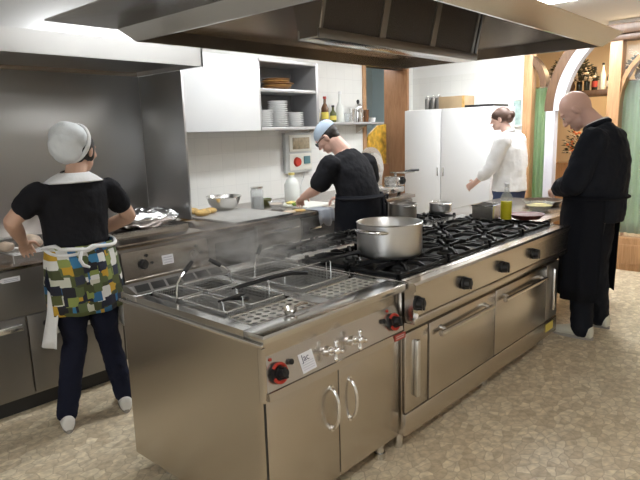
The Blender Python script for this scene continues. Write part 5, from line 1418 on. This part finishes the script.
cap = mb.build('cap', M['cap_white'], t, mods=fuse(0.007, 2))
bnd = MB(); pts = []
for i in range(36):
    a = 2*math.pi*i/36; pts.append(hc+rot @ (V(-0.004, -0.052, 0.032)+Matrix.Rotation(R(74), 3, 'X') @ V(0.092*math.cos(a), 0.102*math.sin(a), 0)))
bnd.tube(pts, 0.011, n=10, closed=True); o = bnd.build('cap_band', M['white_cloth'], None); o.parent = cap
# white neckline and cord
skirt(t, 'collar', M['white_cloth'], [(0.012, -0.008, 1.352, 0.074, 0.062), (0.010, -0.010, 1.332, 0.112, 0.084), (0.008, -0.010, 1.306, 0.150, 0.100)], 0, 360, seed=7, th=0.006, amp=0.003)
pts = [V(0.015+0.064*math.cos(R(a)), -0.012+0.062*math.sin(R(a)), 1.352+0.008*math.sin(R(a))) for a in range(0, 360, 12)]
MB().tube(pts, 0.005, n=8, closed=True).build('neck_cord', M['black'], t)
skirt(t, 'patchwork_apron', M['patch'], [(0.012, 0.0, 0.99, 0.172, 0.134), (0.014, 0.0, 0.90, 0.190, 0.150), (0.018, 0.0, 0.78, 0.196, 0.160), (0.02, 0.0, 0.635, 0.196, 0.164)], -262, 82, seed=2)
skirt(t, 'white_apron', M['white_cloth'], [(0.012, 0.0, 0.93, 0.165, 0.128), (0.005, 0.0, 0.66, 0.188, 0.150), (0.005, 0.02, 0.47, 0.225, 0.19)], -22, 205, seed=5)
mb = MB()
pts = [V(0.01+0.184*math.cos(R(a)), 0.144*math.sin(R(a)), 0.985+0.016*math.sin(R(a*2))-(0.02 if -150 < a < -90 else 0)) for a in range(-260, 81, 10)]
mb.tube(pts, 0.010, n=8)
pts = [V(0.01+0.182*math.cos(R(a)), 0.142*math.sin(R(a))-0.005, 0.985-0.035*math.sin(R((a+190)*1.6))) for a in range(-185, -80, 8)]
mb.tube(pts, 0.008, n=8)
mb.tube([(-0.06, -0.155, 0.965), (-0.075, -0.17, 0.93), (-0.06, -0.172, 0.90), (-0.03, -0.17, 0.885)], [0.009, 0.010, 0.009, 0.006], n=8)
mb.build('apron_string', M['white_cloth'], t)

# --- bending man at the wall counter
P = dict(label='person in black t-shirt and blue-grey skull cap bending over the wall counter',
    loc=(-2.90, 3.64, 0), rz=R(96), skin='skin_pink', hs=0.98, head_rot=(R(22), R(42), 0), neck_r=0.070,
    J=dict(head=(-0.07, 0.235, 1.478), neck=(0.0, 0.125, 1.36), shL=(-0.215, 0.10, 1.265), shR=(0.235, 0.06, 1.255), elL=(-0.275, 0.20, 1.085), elR=(0.355, 0.08, 1.085),
           wrL=(-0.215, 0.385, 1.005), wrR=(0.27, 0.33, 0.965), hipL=(-0.105, -0.015, 0.86), hipR=(0.105, -0.015, 0.86), knL=(-0.12, 0.03, 0.49), knR=(0.12, 0.03, 0.49), anL=(-0.13, -0.03, 0.09), anR=(0.13, -0.03, 0.09)),
    handL=((0.5, 0.8, -0.35), (0.3, 0.1, -0.9)), handR=((-0.6, 0.75, -0.2), (-0.2, 0.1, -0.9)), curlL=0.85, curlR=0.8,
    trunk=[(0, -0.03, 0.80, 0.195, 0.145), (0, -0.03, 0.90, 0.212, 0.160), (0, -0.02, 1.00, 0.198, 0.148), (0, 0.01, 1.10, 0.205, 0.142, 0.2), (0.005, 0.05, 1.20, 0.222, 0.135, 0.4), (0.005, 0.09, 1.285, 0.205, 0.110, 0.55), (0.0, 0.125, 1.345, 0.120, 0.080, 0.6)],
    waist=0.98, trouser_r=[0.112, 0.106, 0.085, 0.080, 0.074], trousers='apron_black', shoes='sole', hem=0.90, sleeve=0.74, sleeve_r=(0.092, 0.082, 0.07), shirt='tee', arm_r=1.08)
t, rot = build_person(P)
hc = Vector(P['J']['head']); q = lambda o: hc+rot @ Vector(o)
mb = MB(); mb.ell(q((0, -0.024, 0.016)), (0.079, 0.090, 0.085), rot, 24); mb.ell(q((0, -0.06, -0.03)), (0.060, 0.040, 0.040), rot, 20)
mb.build('hair', M['hair_dark'], t, mods=fuse(0.006, 2))
mb = MB(); R_ = []
for k in range(9):
    a = R(8+82*k/8); R_.append((q((0, -0.014, 0.045+0.082*math.sin(a))), rot @ V(0.0845*math.cos(a)+0.001, 0, 0), rot @ V(0, 0.104*math.cos(a)+0.001, -0.012*math.cos(a))))
R_ = [(R_[0][0]-rot @ V(0, 0, 0.026), R_[0][1]*1.01, R_[0][2]*1.01)]+R_
mb.loft(R_, 32); mb.build('skull_cap', M['cap_blue'], t)
g_ = MB()
for sx in (-1, 1):
    g_.ell(q((sx*0.034, 0.098, 0.006)), (0.028, 0.005, 0.019), rot, 16); g_.tube([q((sx*0.062, 0.092, 0.010)), q((sx*0.078, 0.04, 0.012)), q((sx*0.082, -0.01, 0.006))], 0.003, n=6)
g_.tube([q((-0.012, 0.102, 0.008)), q((0.012, 0.102, 0.008))], 0.003, n=6); g_.build('glasses', M['black'], t)
skirt(t, 'apron', M['apron_black'], [(0, -0.02, 1.03, 0.222, 0.172), (0, -0.025, 0.92, 0.236, 0.186), (0, -0.02, 0.70, 0.245, 0.195), (0, -0.015, 0.36, 0.25, 0.205)], -262, 82, seed=3)
mb = MB()
pts = [V(0.230*math.cos(R(a)), -0.02+0.178*math.sin(R(a)), 1.005) for a in range(-200, 30, 10)]; mb.tube(pts, 0.010, n=8)
mb.tube([(0.07, -0.195, 1.005), (0.10, -0.215, 0.95), (0.085, -0.22, 0.86), (0.10, -0.222, 0.78)], [0.010, 0.011, 0.010, 0.008], n=8)
mb.tube([(0.07, -0.195, 1.005), (0.045, -0.217, 0.94), (0.05, -0.222, 0.84)], [0.010, 0.011, 0.008], n=8)
mb.tube([(0.07, -0.195, 1.005), (0.11, -0.215, 1.02), (0.12, -0.21, 0.985), (0.07, -0.2, 1.0)], 0.008, n=8)
mb.build('apron_string', M['tee'], t)

# --- bald chef
P = dict(label='bald person in black jacket and long apron standing at the far end of the range',
    loc=(-1.285, 4.29, 0), rz=R(90), skin='skin_pink', hs=1.10, head_rot=(R(14), R(44), 0), neck_r=0.068, jaw=1.05,
    J=dict(head=(0.0, 0.165, 1.622), neck=(0.0, 0.01, 1.50), shL=(-0.205, -0.03, 1.415), shR=(0.205, -0.03, 1.415), elL=(-0.285, 0.06, 1.135), elR=(0.285, 0.06, 1.135),
           wrL=(-0.10, 0.235, 1.075), wrR=(0.10, 0.245, 1.075), hipL=(-0.105, 0.01, 0.93), hipR=(0.105, 0.01, 0.93), knL=(-0.10, 0.04, 0.52), knR=(0.15, 0.02, 0.52), anL=(-0.075, 0.02, 0.095), anR=(0.26, 0.0, 0.095)),
    handL=((0.75, 0.55, -0.1), (0.2, -0.4, -0.9)), handR=((-0.75, 0.55, -0.15), (-0.2, -0.4, -0.9)), curlL=0.8, curlR=0.8, hand_s=1.05,
    trunk=[(0, 0.0, 0.86, 0.205, 0.175), (0, 0.0, 0.96, 0.215, 0.188), (0, 0.0, 1.06, 0.212, 0.185), (0, -0.015, 1.16, 0.225, 0.182), (0, -0.025, 1.26, 0.238, 0.172, 0.1), (0, -0.025, 1.36, 0.240, 0.150, 0.25), (0, -0.012, 1.44, 0.205, 0.118, 0.4), (0, 0.008, 1.495, 0.115, 0.088, 0.5)],
    waist=1.0, trouser_r=[0.118, 0.112, 0.092, 0.082, 0.070], cuff=-0.025, trousers='chef_black', shoes='shoe_cream', shoe_s=1.12, hem=0.86, sleeve=1.86, sleeve_r=(0.098, 0.082, 0.058), shirt='chef_black', arm_r=1.12, fold=0.020, footL=R(-4), footR=R(-14))
t, rot = build_person(P)
pts = [V(0.078*math.cos(R(a)), 0.018+0.070*math.sin(R(a)), 1.515-0.030*math.sin(R(a))) for a in range(0, 360, 12)]
MB().tube(pts, 0.020, n=10, closed=True).build('collar', M['chef_black'], t)
pts = [V(0.072*math.cos(R(a)), 0.020+0.066*math.sin(R(a)), 1.535-0.030*math.sin(R(a))) for a in range(0, 360, 12)]
MB().tube(pts, 0.008, n=8, closed=True).build('collar_edge', M['white_cloth'], t)
skirt(t, 'apron', M['apron_black'], [(0, 0.0, 1.05, 0.232, 0.205), (0, 0.0, 0.90, 0.240, 0.215), (0, 0.005, 0.65, 0.248, 0.212), (0.02, 0.01, 0.31, 0.262, 0.200)], -35, 215, seed=4, amp=0.012)
mb = MB(); pts = [V(0.240*math.cos(R(a)), 0.210*math.sin(R(a)), 1.03) for a in range(0, 360, 10)]; mb.tube(pts, 0.008, n=8, closed=True); mb.build('apron_string', M['apron_black'], t)

# --- woman in white at the fridge
P = dict(label='person in a white shirt with brown hair walking past the white fridge',
    loc=(-2.56, 5.72, 0), rz=R(90), skin='skin_pale', hs=0.96, head_rot=(R(12), R(10), 0), neck_r=0.052,
    J=dict(head=(0, 0.115, 1.605), neck=(0, 0.035, 1.465), shL=(-0.175, 0.0, 1.385), shR=(0.175, 0.0, 1.385), elL=(-0.235, 0.085, 1.13), elR=(0.235, -0.02, 1.13),
           wrL=(-0.225, 0.265, 0.965), wrR=(0.225, 0.12, 0.93), hipL=(-0.09, 0, 0.88), hipR=(0.09, 0, 0.88), knL=(-0.09, 0.10, 0.50), knR=(0.09, -0.02, 0.49), anL=(-0.09, 0.10, 0.09), anR=(0.09, -0.18, 0.11)),
    handL=((0.1, 0.85, -0.5), (0.9, 0, -0.2)), handR=((0, 0.7, -0.7), (-0.9, 0, 0)), curlL=0.5, curlR=0.5, hand_s=0.95,
    trunk=[(0, 0.0, 0.80, 0.17, 0.150), (0, 0.0, 0.88, 0.188, 0.165), (0, 0.0, 0.98, 0.175, 0.155), (0, 0.0, 1.08, 0.170, 0.148), (0, 0.01, 1.20, 0.185, 0.150), (0, 0.0, 1.30, 0.192, 0.135), (0, 0.0, 1.40, 0.165, 0.100), (0, 0.02, 1.46, 0.085, 0.065)],
    waist=0.90, trouser_r=[0.098, 0.092, 0.072, 0.068, 0.062], trousers='jeans', shoes='shoe', hem=0.87, sleeve=1.55, sleeve_r=(0.085, 0.070, 0.060), shirt='white_cloth', fpR=R(-12), fzR=0.028)
t, rot = build_person(P)
hc = Vector(P['J']['head']); q = lambda o: hc+rot @ Vector(o)
mb = MB(); mb.ell(q((0, -0.020, 0.026)), (0.082, 0.094, 0.092), rot, 24); mb.ell(q((0, -0.085, -0.01)), (0.055, 0.045, 0.048), rot, 20); mb.ell(q((0, -0.115, 0.02)), (0.04, 0.035, 0.04), rot, 20)
for sx in (-1, 1): mb.ell(q((sx*0.058, 0.02, 0.04)), (0.026, 0.055, 0.045), rot, 14)
mb.build('hair', M['hair_brown'], t, mods=fuse(0.006, 2))
pts = [V(0.068*math.cos(R(a)), 0.03+0.062*math.sin(R(a)), 1.468-0.022*math.sin(R(a))) for a in range(0, 360, 12)]
MB().tube(pts, 0.014, n=10, closed=True).build('collar', M['white_cloth'], t)

# steam rising from the baskets
def steam_mat():
    m = bpy.data.materials.new('steam'); m.use_nodes = True; nt = m.node_tree
    nt.nodes.remove(nt.nodes['Principled BSDF'])
    pv = nt.nodes.new('ShaderNodeVolumePrincipled'); pv.inputs['Color'].default_value = (0.95, 0.95, 0.95, 1); pv.inputs['Anisotropy'].default_value = 0.2
    tc = nt.nodes.new('ShaderNodeTexCoord')
    ln = nt.nodes.new('ShaderNodeVectorMath'); ln.operation = 'LENGTH'; nt.links.new(tc.outputs['Object'], ln.inputs[0])
    nz = nt.nodes.new('ShaderNodeTexNoise'); nz.inputs['Scale'].default_value = 3.2; nz.inputs['Detail'].default_value = 3; nz.inputs['Distortion'].default_value = 0.8
    nt.links.new(tc.outputs['Object'], nz.inputs[0])
    fall = nt.nodes.new('ShaderNodeMapRange'); fall.inputs[1].default_value = 1.0; fall.inputs[2].default_value = 0.1; fall.inputs[3].default_value = 0.0; fall.inputs[4].default_value = 1.0
    nt.links.new(ln.outputs['Value'], fall.inputs[0])
    th = nt.nodes.new('ShaderNodeMapRange'); th.inputs[1].default_value = 0.44; th.inputs[2].default_value = 0.68; th.inputs[3].default_value = 0.0; th.inputs[4].default_value = STEAM
    nt.links.new(nz.outputs[0], th.inputs[0])
    mu = nt.nodes.new('ShaderNodeMath'); mu.operation = 'MULTIPLY'
    nt.links.new(fall.outputs[0], mu.inputs[0]); nt.links.new(th.outputs[0], mu.inputs[1]); nt.links.new(mu.outputs[0], pv.inputs['Density'])
    nt.links.new(pv.outputs[0], nt.nodes['Material Output'].inputs['Volume'])
    return m
STEAM = 7.5
mb = MB(); mb.ell((0, 0, 0), (1, 1, 1), None, 32)
o = mb.build('steam', steam_mat(), None); o.location = (-2.10, 1.80, 0.99); o.scale = (0.36, 0.58, 0.19)
tag(o, 'thin white steam drifting over the pasta cooker and the back of the range', 'steam'); o['kind'] = 'stuff'

for o in bpy.data.objects:
    if '_w' in o: del o['_w']
